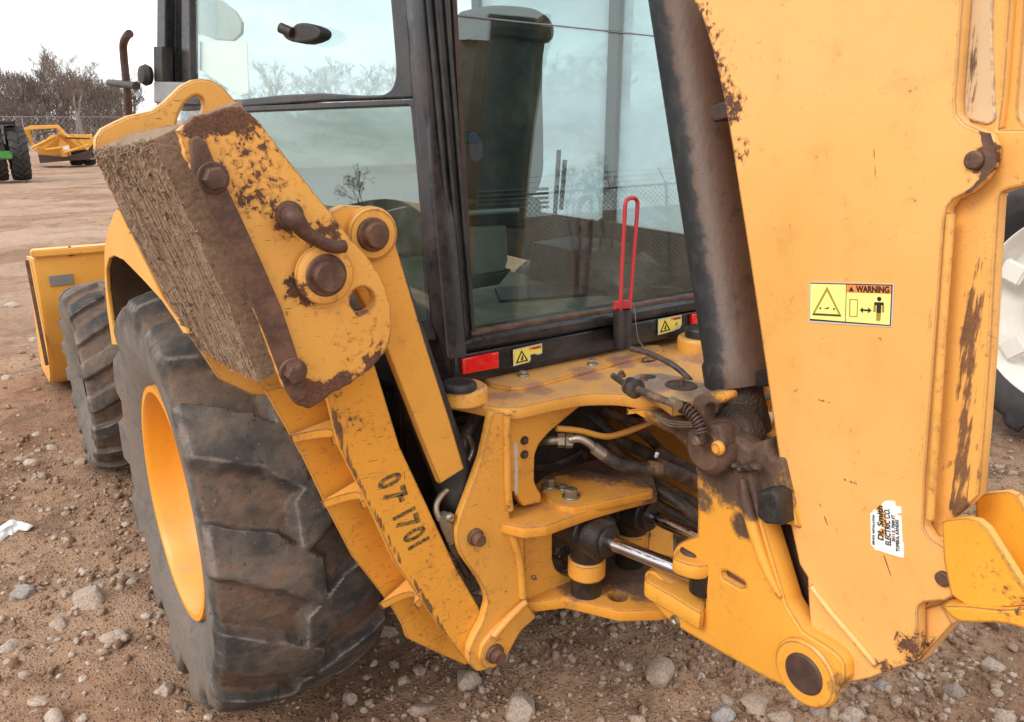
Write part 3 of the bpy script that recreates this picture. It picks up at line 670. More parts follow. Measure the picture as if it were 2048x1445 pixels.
box('chassis', (-.15, 1.0, .72), (.62, 3.0, .44), M['blackmatt'], root, .02)
# ------------------------------------------------------------------ hood, loader arms, loader bucket
box('hood', (-.15, 2.35, 1.12), (.62, 1.5, .42), M['body'], root, .05)
for s in (-1, 1):
    pl = PX(-.15+s*.47-.05)
    lp = [(-1.0, 1.15), (-2.0, 1.02), (-2.9, .62), (-3.22, .42), (-3.22, .3), (-2.9, .40), (-2.0, .80), (-1.0, .98)]
    uvplate('loader_arm', [fillet(lp, .05)], pl, .1, M['body'], root, .01)
bk = [(3.22, .965), (3.20, .72), (3.23, .60), (3.30, .44), (3.40, .26), (3.52, .12), (3.66, .045), (3.85, .02), (4.25, .0)]
n_ = len(bk); inner = [(y+.025, z+.012) for y, z in bk]; lp = bk+inner[::-1]
vs_, fs = loft([[(x, y, z) for y, z in lp] for x in (-1.15, .95)])
shell = link('loader_bucket', recalc(mesh(vs_, fs)), M['body'], root, 'yellow loader bucket beyond the front wheel')
sidep = [(-y, z) for y, z in ((3.225, .955), (3.21, .72), (3.24, .60), (3.31, .44), (3.41, .26), (3.53, .125), (3.67, .05), (3.86, .03), (4.25, .012), (4.2, .2), (3.75, .9))]
for x in (-1.165, .95): uvplate('side_plate', [sidep], PX(x), .02, M['body'], shell, .004)
box('top_rail', (-.1, 3.235, .985), (2.14, .09, .045), M['body'], shell, .008)
box('cutting_edge', (-1.185, 3.34, .60), (.02, .035, .66), M['rust'], shell, .004, np.array(Matrix.Rotation(rad(-14), 3, 'X')))
pl = PY(3.195); plate('name_plate', [(97, 553), (146, 548), (148, 569), (101, 574)], pl, .006, M['grey'], shell)
plate('latch', [(137, 495), (140, 492), (147, 501), (158, 504), (150, 511), (139, 514)], PY(3.2), .03, M['rustdark'], shell)
# exhaust stack
tube('exhaust_stack', [PX(-.55).at(259, 330), PX(-.55).at(257, 215), PX(-.55).at(248, 118), PX(-.55).at(247, 88), PX(-.55).at(254, 72), PX(-.55).at(259, 68)], .022, M['rustdark'], root, 'rusty curved exhaust stack', 14)
tube('exhaust_clamp', [PX(-.56).at(219, 166), PX(-.56).at(273, 172)], .022, M['blackmatt'], root, seg=10, n=1)
# ------------------------------------------------------------------ rear fender
plf = PX(-1.15)
arch = [(232, 690), (222, 640), (214, 580), (212, 540), (217, 518), (228, 512), (247, 521), (285, 560), (323, 602), (352, 644), (366, 668)]
outer = [(372, 668), (345, 600), (312, 520), (285, 450), (262, 405), (244, 402), (228, 425), (214, 462), (208.5, 500), (209, 560), (214, 620), (224, 690)]
plate('rear_fender', arch+outer, plf, .012, M['body'], root, bev=.003, label='left rear fender curving over the tyre')
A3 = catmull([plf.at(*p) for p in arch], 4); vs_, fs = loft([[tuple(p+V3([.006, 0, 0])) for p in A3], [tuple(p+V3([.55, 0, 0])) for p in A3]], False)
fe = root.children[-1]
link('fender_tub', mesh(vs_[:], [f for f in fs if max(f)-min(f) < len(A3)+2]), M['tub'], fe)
O3 = catmull([plf.at(*p) for p in outer], 4); vs_, fs = loft([[tuple(p+V3([.006, 0, 0])) for p in O3], [tuple(p+V3([.22, 0, 0])) for p in O3]], False)
link('fender_top', mesh(vs_, [f for f in fs if max(f)-min(f) < len(O3)+2]), M['body'], fe)

# ------------------------------------------------------------------ cab
TL = rad(4); RP = Plane((-.15, -.635, 1.10), (0, -math.cos(TL), math.sin(TL)), (1, 0, 0))
S1 = RP.at(868, 500); S1 = np.array([S1[0], S1[1], 0]); S2 = np.array([-.86, .80, 0]); sd_ = S2-S1; SP = Plane(S1, (-sd_[1], sd_[0], 0)); SP = SP if SP.n[0] < 0 else Plane(S1, (sd_[1], -sd_[0], 0))
S1 = S1+V3([0, 0, 1.5]); n_ = SP.n*math.cos(rad(5))+V3([0, 0, math.sin(rad(5))]); SP = Plane(S1, n_, np.cross([0, 0, 1.], n_))
frame = plate('cab_rear_frame', [(838, -40), (899, -40), (942, 664), (1425, 583), (1425, -40), (1480, -40), (1500, 640), (909, 776), (880, 690)], RP, .07, M['black'], root, bev=.006, label='black rear frame of the cab')
cabx = [SP.at(805, -60), SP.at(842, -60), SP.at(890, 700), SP.at(862, 640)]
plate('corner_post', [(803, -60), (842, -60), (866, 400), (895, 720), (860, 650), (838, 330)], SP.off(.012), .07, M['black'], frame, bev=.008)
for (xa, xb) in ((852, 901), (868, 915), (889, 930)):
    tube('window_seal', [RP.off(.006).at(xa, -40), RP.off(.006).at(xb+18, 690)], .006, M['seal'], frame, n=1, seg=8)
plate('inner_channel', [(903, -40), (912, -40), (950, 660), (942, 664)], RP.off(-.01), .05, M['rustdark'], frame, bev=.002)
plate('rusty_sill', [(942, 664), (1425, 583), (1425, 592), (945, 673)], RP.off(.012), .03, M['rust'], frame, bev=.003)
plate('sill_ledge', [(912, 690), (946, 676), (1440, 590), (1445, 612), (912, 706)], RP.off(.035), .05, M['black'], frame, bev=.010)
plate('lower_bar', [(909, 712), (1450, 612), (1460, 640), (1460, 655), (912, 760)], RP.off(.018), .05, M['black'], frame, bev=.006)
rg = plate('rear_window', [(903, 32), (1425, 88), (1425, 590), (941, 670)], RP.off(-.022), .006, M['glass'], root, bev=.0, label='large rear cab window with dusty tinted glass')
plate('upper_pane', [(900, -60), (1425, -60), (1425, 82), (903, 28)], RP.off(-.030), .006, M['glass'], rg, bev=.0)
tube('pane_seam', [RP.off(-.02).at(903, 30), RP.off(-.02).at(1425, 85)], .0022, M['galv'], rg, n=1, seg=6)
# side quarter window, upper and lower
plate('quarter_window_frame', [(362, -60), (806, -60), (826, 196), (640, 203), (362, 222)], SP, .03, M['black'], frame, bev=.005,
      holes=[[(378, -50), (381, 200), (480, 199), (560, 190), (640, 186), (720, 191), (765, 190), (782, 180), (790, 160), (791, 130), (776, -50)]])
qg = plate('quarter_window', [(370, -60), (790, -60), (800, 200), (370, 212)], SP.off(-.012), .006, M['glass2'], root, bev=0, label='upper side window of the cab with a black latch')
plate('lower_side_frame', [(440, 214), (828, 199), (872, 680), (560, 700)], SP.off(-.002), .03, M['black'], frame, bev=.004, holes=[[(455, 226), (820, 211), (860, 640), (580, 660)]])
plate('lower_side_window', [(445, 218), (826, 203), (868, 670), (570, 680)], SP.off(-.012), .006, M['glass3'], root, bev=0, label='lower side window of the cab')
lt = plate('window_latch', [(565, 63), (580, 58), (592, 47), (612, 46), (634, 54), (640, 64), (634, 77), (608, 86), (580, 83), (566, 74)], SP.off(.03), .04, M['blackmatt'], qg, bev=.006, cr=2)
tube('latch_arm', [SP.off(.035).at(584, 66), SP.off(.05).at(561, 56)], .014, M['blackmatt'], qg, n=1)
plate('window_notice', [(400, 84), (494, 86), (497, 186), (478, 192), (400, 140)], SP.off(-.04), .002, M['paper'], root, bev=0, label='white paper notice taped inside the window')
# front posts and door hinge side
for (xa, xb, dep) in ((314, 330, .02), (341, 351, -.01), (358, 363, -.03)):
    plate('door_post', [(xa, -60), (xb, -60), (xb-1, 215), (xa-2, 215)], SP.off(dep), .05, M['black'], frame, bev=.008)
plate('door_hinge', [(306, 93), (323, 93), (324, 163), (307, 163)], SP.off(.05), .04, M['blackmatt'], frame, bev=.01)
plate('door_hinge', [(338, 108), (378, 104), (382, 160), (340, 160)], SP.off(-.04), .03, M['blackmatt'], frame, bev=.01)
plate('door_lock_plate', [(306, 163), (366, 164), (367, 206), (306, 206)], SP.off(.06), .06, M['grey'], frame, bev=.008)
lathe('door_knob', [(.012, 0), (.03, .005), (.036, .02), (.028, .036), (.01, .04)], SP.off(.05).at(303, 152), SP.n, M['blackmatt'], frame)
plate('sun_visor', [(392, -20), (440, 0), (468, 22), (482, 45), (481, 68), (465, 82), (430, 80), (405, 70), (392, 68)], SP.off(-.35), .015, simple('smoky_visor', (.28, .32, .30), .3, 0, .1), root, bev=.004, fl=.01)
# cab shell beyond the glass
RX0, RX1 = -.56, .30
box('cab_roof', (-.15, .1, 2.72), (1.25, 1.9, .10), M['black'], root, .03)
flo = box('cab_floor', (-.10, .28, 1.13), (.90, 1.6, .05), M['floor'], root, .008)
for x, y in ((.62, 1.0), (.62, .05)):
    box('far_post', (x, y, 1.95), (.07, .08, 1.5), M['black'], frame, .012)
box('far_window', (.60, .15, 2.02), (.006, 1.75, 1.30), M['dustpane'], frame, 0)
box('windscreen', (-.06, 1.16, 2.02), (1.3, .006, 1.10), M['dustpane2'], frame, 0)
box('far_lower_wall', (.58, .15, 1.26), (.03, 1.75, .22), M['blackmatt'], frame, .01)
box('dashboard', (-.12, 1.02, 1.35), (1.2, .22, .42), M['beige'], root, .04)
PS = PY(-.20)
seat = plate('operator_seat', [(937, 420), (932, 250), (948, 110), (957, 60), (965, 30), (1000, 16), (1073, 18), (1100, 36), (1102, 80), (1096, 140), (1098, 290), (1096, 350), (1082, 390), (1050, 418), (990, 424)], PS, .16, M['seat'], root, bev=.045, cr=3, label='black high-backed operator seat')
plate('headrest', [(948, 26), (966, 14), (1010, 9), (1075, 15), (1104, 32), (1115, 55), (1113, 78), (1100, 86), (1040, 78), (1000, 74), (950, 76)], PS.off(.03), .12, M['seat'], seat, bev=.03, cr=3)
plate('seat_cushion', [(930, 400), (1090, 400), (1090, 440), (1060, 460), (940, 455)], PS.off(.02), .45, M['seat'], seat, bev=.03)
plate('suspension_box', [(937, 455), (1015, 450), (1018, 520), (1010, 548), (945, 555)], PS.off(.02), .25, M['beige'], seat, bev=.012)
plate('base_plate', [(940, 556), (1025, 540), (1000, 570), (945, 580)], PS.off(.04), .30, M['blackmatt'], seat, bev=.008)
for k in range(5): tube('bellows_rib', [PS.off(.06).at(955, 385+k*9), PS.off(.06).at(1096, 378+k*9)], .005, M['seal'], seat, n=1, seg=6)
tube('seat_rail', [PS.off(.07).at(936, 427), PS.off(.07).at(1036, 421)], .008, M['grey'], seat, n=1)
plate('seat_sticker', [(938, 272), (945, 264), (955, 268), (965, 290), (966, 312), (955, 324), (942, 316)], PS.off(.165), .002, simple('faded_sticker', (.10, .10, .16), .5, 0, .4, 60), seat, bev=0)
for k, (px, py, l_) in enumerate(((1110, 300, 130), (1122, 320, 100))):
    tube('control_lever', [PY(-.15).at(px, py+l_), PY(-.15).at(px+8, py)], .008, M['blackmatt'], root, n=1)
fc = plate('floor_console', [(1140, 500), (1230, 485), (1275, 560), (1262, 592), (1130, 588)], PY(-.05), .25, M['blackmatt'], root, bev=.02)
for kk, (px, py, l_) in enumerate(((1160, 455, 60), (1180, 448, 60), (1200, 446, 55), (1222, 450, 50))):
    tube('console_lever', [PY(-.08).at(px, py+l_), PY(-.08).at(px+4, py)], .006, M['blackmatt'], fc, n=1); lathe('lever_knob', [(.005, -.016), (.014, -.01), (.016, 0), (.012, .012), (.003, .016)], PY(-.08).at(px+4, py), (0, 0, 1), M['seal'], fc, seg=14)
plate('floor_mat', [(990, 575), (1270, 555), (1290, 580), (1000, 600)], PZ(1.165), .02, M['blackmatt'], root, bev=.004)
# reflectors and labels on the bar
LB = RP.off(.020)
def reflector(px):
    o_ = plate('reflector', px, LB.off(.012), .014, M['lens'], root, bev=.004, label=None); return o_
r1 = reflector([(926, 718), (998, 704), (999, 737), (928, 750)]); plate('lens_panel', [(963, 728), (996, 721), (997, 735), (964, 742)], LB.off(.0135), .003, M['lens'], r1, bev=.001)
reflector([(1384, 629), (1440, 618), (1442, 645), (1386, 654)])
def small_label(px, torn=False):
    pl = LB.off(.003); q0 = [pl.at(*p) for p in px]                # tl, tr, br, bl
    def b(u_, v_): return pl.uv((q0[0]*(1-u_)+q0[1]*u_)*(1-v_)+(q0[3]*(1-u_)+q0[2]*u_)*v_)
    edge_ = [b(0, 0), b(1, 0), b(1, .62), b(.85, .66), b(.72, .55), b(.58, .56), b(.6, .8), b(.55, .98), b(0, 1)] if torn else [b(0, 0), b(1, 0), b(1, .7), b(.9, .93), b(.6, 1), b(0, 1)]
    o_ = uvplate('warning_label', [edge_], pl, .001, M['alu'], root, label='torn yellow warning label on the black bar' if torn else 'yellow warning label on the black bar near the cylinder')
    uvplate('label_panel', [[b(.03, .06), b(.97, .06), b(.97, .58), b(.70, .50), b(.56, .54), b(.54, .93), b(.03, .93)]] if torn else [[b(.03, .05), b(.97, .05), b(.97, .62), b(.62, .93), b(.03, .95)]], pl, .001, M['labelyel'], o_, h=.0008)
    uvplate('label_band', [[b(.54, .07), b(.96, .07), b(.96, .25), b(.54, .25)]], pl, .001, M['labelorange'], o_, h=.0015)
    c0 = V3(b(.58, .23)); c1 = V3(b(.95, .23)); an_ = math.atan2(*(c1-c0)[::-1])
    text('label_lettering', 'WARNING', pl, V3(b(.64, .235)), .0075, an_, M['mark'], o_, h=.0024, fit=np.linalg.norm(V3(b(.64, .2))-V3(b(.94, .2))))
    uvplate('label_triangle', [[b(.28, .13), b(.50, .86), b(.07, .86)], [b(.28, .27), b(.135, .79), b(.435, .79)]], pl, .001, M['mark'], o_, h=.0016)
    uvplate('label_figure', [[b(.25, .70), b(.27, .58), b(.30, .45), b(.33, .46), b(.31, .6), b(.34, .66), b(.30, .74), b(.26, .76)]], pl, .001, M['mark'], o_, h=.0016)
    if not torn: uvplate('label_figure', [[b(.70, .60), b(.74, .46), b(.80, .42), b(.82, .55), b(.77, .68)], [b(.74, .56), b(.79, .5), b(.77, .6)]], pl, .001, M['olive'], o_, h=.0016)
small_label([(1026, 700), (1084, 687), (1085, 719), (1027, 733)], True)
small_label([(1316, 639), (1363, 630), (1364, 658), (1316, 671)])
# red safety bar in its black tube
HB = RP.off(.075)
bar = tube('safety_bar', [HB.at(*p) for p in ((1240, 640), (1243, 560), (1249, 440), (1251, 408), (1256, 399), (1266, 396), (1273, 400), (1275, 412), (1271, 470), (1264, 560), (1259, 622))], .0058, M['redp'], root, 'red bent rod safety bar', 10)
plate('bar_foot', [(1232, 604), (1262, 600), (1266, 618), (1232, 620)], HB.off(.004), .012, M['redp'], bar, bev=.002)
vs_, fs = lathe_data([(.026, 0), (.026, .108), (.0235, .108), (.0235, .02), (.001, .02)], HB.off(.003).at(1245, 694), RP.v, 32)
holder = link('bar_holder', mesh(vs_, fs), M['black'], root, 'short black tube holding the red bar')
box('bar_holder_bracket', HB.off(-.03).at(1246, 660), (.03, .05, .07), M['black'], holder, .004)
tube('tether_wire', [HB.off(.02).at(*p) for p in ((1264, 606), (1269, 618), (1272, 650), (1277, 680), (1292, 700), (1302, 712))], .0013, M['galv'], holder, seg=6)
# ------------------------------------------------------------------ rear frame of the machine
ZD = 1.085
deck = plate('deck_plate', [(880, 790), (960, 806), (1000, 816), (1040, 814), (1100, 800), (1170, 787), (1240, 787), (1300, 797), (1360, 814), (1400, 836), (1500, 760), (1560, 700), (1500, 640), (1300, 600), (905, 660)], PZ(ZD), .035, M['deck'], root, bev=.005, cr=0, fl=.03, label='dusty yellow deck plate under the cab')
plate('mount_plate', [(960, 752), (985, 768), (1020, 774), (1062, 771), (1150, 747), (1262, 716), (1318, 702), (1326, 696), (1318, 690), (1200, 685), (960, 735)], PZ(ZD+.012), .014, M['deck'], deck, bev=.004)
pin('cab_mount', PZ(ZD).at(926, 800), (0, 0, 1), .062, .040, M['deck'], deck, b=.006)
pin('mount_rubber', PZ(ZD+.04).at(918, 776), (0, 0, 1), .044, .018, M['seal'], deck, b=.006)
pin('cab_mount', PZ(ZD).at(1395, 700), (0, 0, 1), .062, .045, M['deck'], deck, b=.006)
pin('mount_rubber', PZ(ZD+.045).at(1400, 672), (0, 0, 1), .045, .03, M['seal'], deck, b=.006)
bolt(PZ(ZD+.012).at(1046, 752), (0, 0, 1), .012, .010, M['steel'], deck); bolt(PZ(ZD+.012).at(1184, 730), (0, 0, 1), .011, .012, M['steel'], deck)
for k, (px, py) in enumerate(((1226, 712), (1300, 717))):
    me_ = stone_mesh(900+k, 2); o = link('dirt_clod', me_, M['ground'], deck, sm=60); 
    p = PZ(ZD+.005).at(px, py); o.location = p-WL[deck]; o.scale = (.05, .02, .006); o.rotation_euler = (0, 0, .35)
fp = plate('stabilizer_mount', [(985, 826), (976, 870), (965, 918), (946, 970), (929, 1015), (917, 1048), (914, 1070), (918, 1095), (928, 1118), (945, 1142), (962, 1165), (973, 1188), (977, 1208), (966, 1247), (950, 1275), (939, 1302), (939, 1328), (955, 1346), (985, 1338), (1012, 1318), (1026, 1290), (1040, 1262), (1060, 1235), (1056, 1200), (1050, 1120), (1050, 1050), (1022, 1040), (1016, 980), (1016, 826)], PY(YF), .03, M['frame'], root, bev=.005, label='yellow frame plate carrying the stabilizer pins', fl=.012)
plate('pin_boss', [(1052, 1205), (1026, 1228), (990, 1262), (966, 1292), (960, 1322), (972, 1340), (990, 1338), (1014, 1316), (1028, 1290), (1042, 1264), (1075, 1235)], PY(YF-.014), .02, M['frame'], fp, bev=.006, fl=.012)
def flangepin(name, px, py, y, r, parent, mat='rust', col=None, h1=.012, h2=.02):
    c = P_y(px, py, y)
    o_ = lathe(name, [(r, -.002), (r, h1-.003), (r-.003, h1), (r*.72, h1), (r*.72, h1+h2-.004), (r*.66, h1+h2), (.002, h1+h2)], c, (0, -1, 0), M[mat], parent)
    if col: lathe('pin_collar', [(col, -.002), (col, .010), (col-.006, .014), (r*.9, .014)], c, (0, -1, 0), M['pad'], parent)
    return o_
flangepin('hinge_pin', 949, 1073, YF, .022, fp); flangepin('hinge_pin', 988, 1306, YF-.014, .026, fp)
tube('weld_bead', [P_y(1014, 828, YF-.004), P_y(1014, 900, YF-.004), P_y(1016, 985, YF-.004), P_y(1020, 1020, YF-.003)], .010, M['frame'], fp)
tube('weld_bead', [P_y(1022, 1058, YF-.003), P_y(1030, 1090, YF-.004), P_y(1040, 1130, YF-.004), P_y(1046, 1195, YF-.003)], .011, M['frame'], fp)
tube('weld_bead', [P_y(1052, 1204, YF-.012), P_y(1020, 1235, YF-.016), P_y(985, 1275, YF-.016)], .010, M['frame'], fp)
web = plate('frame_web', [(1010, 822), (1170, 808), (1150, 822), (1098, 866), (1079, 888), (1070, 910), (1069, 962), (1076, 980), (1083, 988), (1083, 1006), (1046, 1014), (1036, 1000), (1030, 985), (1010, 985)], PY(YF+.015), .025, M['frame'], root, bev=.004, fl=.008)
for py in (881, 909): bolt(P_y(1048, py, YF+.015), (0, -1, 0), .0085, .008, M['rustdark'], web)
plate('scraped_patch', [(1028, 890), (1034, 888), (1036, 940), (1034, 985), (1029, 985), (1030, 940)], PY(YF+.0145), .0005, M['alu'], web, bev=0, cr=3, rough=.001)
plate('lower_web', [(1046, 1056), (1106, 1040), (1105, 1120), (1112, 1140), (1130, 1152), (1155, 1154), (1125, 1180), (1050, 1205)], PY(YF+.02), .025, M['frame'], root, bev=.004, fl=.008)
lathe('grease_fitting', [(.006, 0), (.006, .006), (.003, .008), (.004, .014)], P_y(1066, 1154, YF+.02), (0, -1, 0), M['steel'], root, seg=10)
ZS = P_y(1000, 1046, YF)[2]; ZB = P_y(1060, 1206, YF)[2]
sh = plate('swing_shelf', [(984, 1030), (988, 1040), (1010, 1048), (1048, 1056), (1092, 1052), (1132, 1037), (1178, 1021), (1250, 1000), (1315, 985), (1300, 930), (1200, 915), (1090, 950), (1030, 1008)], PZ(ZS), .032, M['shelf'], root, bev=.005, fl=.006, label='greasy yellow shelf plate over the swing cylinders')
plate('shelf_pad', [(1083, 984), (1100, 998), (1120, 1010), (1146, 1014), (1196, 1004), (1308, 979), (1275, 950), (1235, 955), (1168, 938), (1097, 955)], PZ(ZS+.018), .03, M['shelf'], sh, bev=.005, fl=.006)
for (px, py, r, h) in ((1099, 973, .0165, .02), (1142, 994, .018, .02), (1126, 978, .012, .008)): bolt(PZ(ZS+.018).at(px, py), (0, 0, 1), r, h, M['steel'], sh)
plate('bottom_plate', [(1050, 1204), (1072, 1203), (1130, 1196), (1182, 1208), (1240, 1222), (1325, 1220), (1420, 1195), (1380, 1120), (1250, 1090), (1150, 1135), (1080, 1160)], PZ(ZB), .035, M['shelf'], root, bev=.005, holes=[(1236, 1192, .026)], label='lower yellow frame plate with a round hole', fl=.01)
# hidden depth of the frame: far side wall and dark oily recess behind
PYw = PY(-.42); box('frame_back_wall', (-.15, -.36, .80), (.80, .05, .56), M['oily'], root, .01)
box('frame_side_wall', (.30, -.70, .80), (.04, .62, .56), M['frame'], root, .006)
plate('inner_gusset', [(1305, 1010), (1345, 1005), (1350, 1160), (1290, 1170)], PY(-.62), .03, M['frame'], root, bev=.004)
# swing cylinders
for k, (h, a1, a2, z) in enumerate((((1180, 1063), (1222, 1086), (1385, 1150), .69), ((1268, 1013), (1306, 1034), (1430, 1088), .69))):
    p1 = PZ(z).at(*a1); p2 = PZ(z).at(*a2); d = (p2-p1)/np.linalg.norm(p2-p1)
    o = lathe('swing_cylinder', [(.04, -.21), (.05, -.20), (.05, -.11), (.056, -.10), (.056, -.085), (.052, -.08), (.052, -.07), (.057, -.064), (.057, -.02), (.052, -.014), (.043, -.012), (.043, -.002), (.026, 0)], p1, d, M['oily'], root, ('near' if k == 0 else 'far')+' oily black swing cylinder')
    lathe('cylinder_rod', [(.0195, -.01), (.0195, np.linalg.norm(p2-p1)+.02)], p1, d, M['chrome'], o, seg=32)
    lathe('rod_eye', [(.03, -.035), (.034, -.03), (.034, .03), (.03, .035)], p2+d*.03, (0, 0, 1), M['oily'], o)
    c = p1-d*.075; lathe('trunnion_collar', [(.047, -.125), (.051, -.12), (.051, -.075), (.047, -.07)], c, (0, 0, 1), M['lowyel'], o)
    lathe('trunnion', [(.042, -.19), (.043, -.075), (.045, -.07), (.045, -.02)], c, (0, 0, 1), M['oily'], o)
# ------------------------------------------------------------------ hoses in the recess
def hose(pts, r, mat='hose', name='hydraulic_hose', **k): return tube(name, [PY(y).at(px, py) for px, py, y in pts], r, M[mat], root, **k)
hose([(1112, 857, -.80), (1160, 862, -.82), (1205, 873, -.84), (1235, 870, -.84), (1285, 852, -.84), (1310, 840, -.82)], .0085, 'frame', 'steel_pipe')
f1 = hose([(1070, 884, -.72), (1095, 882, -.78), (1112, 881, -.80), (1130, 881, -.82)], .0115, 'steel', 'pipe_fitting')
for px, x_ in ((1118, .019), (1134, .021)):
    c = PY(-.81).at(px, 881); d = PY(-.82).at(1140, 881)-PY(-.80).at(1112, 881); d /= np.linalg.norm(d)
    link('hex_nut', mesh(*hex_data(c, d, x_, .016)), M['steel'], f1, sm=30)
hose([(1140, 880, -.83), (1160, 878, -.85), (1180, 888, -.87), (1192, 900, -.88)], .0105, 'steel', 'pipe_elbow')
hose([(1188, 896, -.88), (1200, 905, -.89), (1212, 913, -.90)], .0165, 'steel', 'hose_ferrule', n=3)
hose([(1208, 911, -.90), (1240, 929, -.92), (1280, 937, -.94), (1320, 938, -.96), (1370, 955, -.98), (1430, 985, -1.0)], .0165, 'hose')
hose([(1296, 934, -.945), (1325, 940, -.965)], .0185, 'hosemud', 'hose_clamp', n=1)
hose([(1326, 938, -.965), (1350, 945, -.98), (1385, 962, -.99), (1420, 985, -1.0)], .020, 'hosemud', 'hose_sleeve')
hose([(1180, 830, -.55), (1240, 880, -.65), (1290, 905, -.75), (1330, 925, -.85), (1400, 965, -.95)], .018, 'hose')
hose([(1225, 825, -.55), (1290, 870, -.68), (1330, 908, -.80), (1400, 950, -.9)], .015, 'hosemud')
hose([(1180, 918, -.60), (1240, 950, -.75), (1300, 975, -.85), (1350, 1000, -.92), (1400, 1040, -.98)], .0165, 'hose')
hose([(1240, 920, -.6), (1320, 965, -.72), (1400, 1010, -.85)], .013, 'hosemud')
hose([(1160, 905, -.5), (1230, 945, -.62), (1300, 1000, -.7), (1400, 1060, -.8)], .02, 'hose')
hose([(1075, 935, -.55), (1120, 925, -.6), (1160, 905, -.6)], .01, 'hose')
hose([(1140, 830, -.45), (1230, 900, -.5), (1330, 960, -.6)], .014, 'hosemud')
hose([(1210, 822, -.62), (1260, 840, -.70), (1300, 850, -.78)], .012, 'hosemud')
plate('hose_clip', [(1318, 905), (1330, 900), (1344, 912), (1338, 920), (1324, 918)], PY(-.9), .02, M['rustdark'], root, bev=.003)
lathe('shiny_bolt', [(.005, 0), (.0055, .012), (.003, .014)], PY(-.93).at(1312, 914), (0, -.3, .9), simple('bright_bolt', (.85, .85, .85), .3, .3), root, seg=10)
# ------------------------------------------------------------------ stabilizer: leg, guard, cylinder, pad
leg = plate('stabilizer_leg', [(654, 790), (750, 730), (800, 894), (855, 1012), (912, 1136), (962, 1222), (950, 1275), (938, 1332), (930, 1320), (878, 1252), (835, 1190), (790, 1126), (754, 1046), (718, 971), (679, 894)], PY(-.79), .022, M['leg'], root, bev=.004, label='yellow stabilizer leg folded up, stencilled with numbers')
fl_pl = PY(-.66)
plate('front_flange', [(530, 780), (640, 760), (720, 900), (900, 1180), (950, 1290), (932, 1332), (870, 1305), (815, 1278), (809, 1257), (790, 1223), (750, 1170), (708, 1117), (655, 1015), (609, 918), (570, 850)], fl_pl, .022, M['leg'], leg, bev=.004)
W1 = [(P_y(px, py, -.70)+V3([.02, 0, 0])) for px, py in ((690, 890), (730, 970), (800, 1110), (890, 1245), (935, 1320))]
a_ = [P_y(*p, -.79)+V3([.075, .02, 0]) for p in ((660, 800), (679, 894), (718, 971), (790, 1126), (878, 1252), (928, 1318))]
b_ = [p+V3([0, .09, 0]) for p in a_]; c_ = [p+V3([.02, 0, .006]) for p in b_]; d_ = [p+V3([.02, 0, .006]) for p in a_]
vs_, fs = loft([[a_[i], b_[i], c_[i], d_[i]] for i in range(len(a_))]); link('leg_web', recalc(mesh(vs_, fs)), M['leg'], leg)
LN = a_
for k, f_ in enumerate((.18, .46, .72)):
    L = np.array(catmull(a_, 10)); i0 = int(f_*(len(L)-2)); p = L[i0]; d = L[i0+1]-L[i0]; d /= np.linalg.norm(d)
    nrm_ = np.cross(d, V3([0, 1, 0])); nrm_ = nrm_ if nrm_[0] < 0 else -nrm_
    vs_ = []; 
    for y0 in np.linspace(0, 1, 7):
        dep = .082+.062*y0-.045*math.sin(math.pi*y0)
        for s_ in (-.011, .011):
            vs_ += [p+V3([0, .09*y0, 0])+d*s_-nrm_*.004, p+V3([0, .09*y0, 0])+d*s_+nrm_*dep]
    fs = []
    for i in range(6):
        a4 = i*4; b4 = a4+4
        fs += [(a4, a4+1, b4+1, b4), (a4+3, a4+2, b4+2, b4+3), (a4+1, a4+3, b4+3, b4+1), (a4+2, a4, b4, b4+2)]
    fs += [(0, 2, 3, 1), (24, 25, 27, 26)]
    link('leg_rib', recalc(mesh(vs_, fs)), M['leg'], leg)
# stencil, reading down the leg
pl = PY(-.79); 
for ch, px, py in (('0', 755, 962), ('7', 766, 990), ('-', 787, 997), ('1', 785, 1028), ('7', 793, 1046), ('0', 806, 1070), ('1', 815, 1088)):
    u0 = V3(pl.uv(pl.at(px, py))); an_ = math.atan2(*(V3(pl.uv(pl.at(828, 1085)))-V3(pl.uv(pl.at(780, 945))))[::-1])
    text('stencil_number', ch, pl, u0, .080, an_-rad(2), M['stencil'], leg, h=.0006, sx=.72, t=.0004, bold=.003)
lk = plate('stabilizer_guard', [(650, 450), (664, 424), (690, 412), (730, 416), (757, 428), (778, 448), (788, 475), (800, 515), (855, 700), (899, 838), (929, 938), (880, 969), (840, 870), (770, 690), (700, 560)], PY(-.80), .025, M['link'], root, bev=.004, label='yellow stabilizer cylinder guard plate')
lathe('pin_boss', [(.056, -.002), (.056, .012), (.05, .018), (.02, .018)], P_y(740, 467, -.80), (0, -1, 0), M['link'], lk)
flangepin('hinge_pin', 744, 469, -.815, .035, lk)
plate('guard_top_plate', [(660, 440), (668, 420), (690, 412), (730, 414), (752, 424), (790, 500), (830, 640)], PY(-.70), .03, M['link'], lk, bev=.004)
A_, B_ = P_y(735, 480, -.735), P_y(965, 1120, -.735); d = (B_-A_)/np.linalg.norm(B_-A_); LL = np.linalg.norm(B_-A_)
o = lathe('stabilizer_cylinder', [(.04, .05), (.052, .06), (.052, LL*.80), (.058, LL*.81), (.058, LL*.88), (.03, LL*.89), (.03, LL)], A_+V3([-.0, .0, 0]), d, M['blackmatt'], root, 'black stabilizer cylinder behind its guard')
hose([(935, 870, -.74), (945, 905, -.74), (912, 960, -.76), (880, 995, -.77), (872, 1018, -.78), (880, 1040, -.79)], .008, 'steel', 'steel_pipe')
hose([(884, 1030, -.79), (893, 1052, -.79), (903, 1085, -.79)], [.014, .016, .010], 'steel', 'pipe_fitting', n=4)
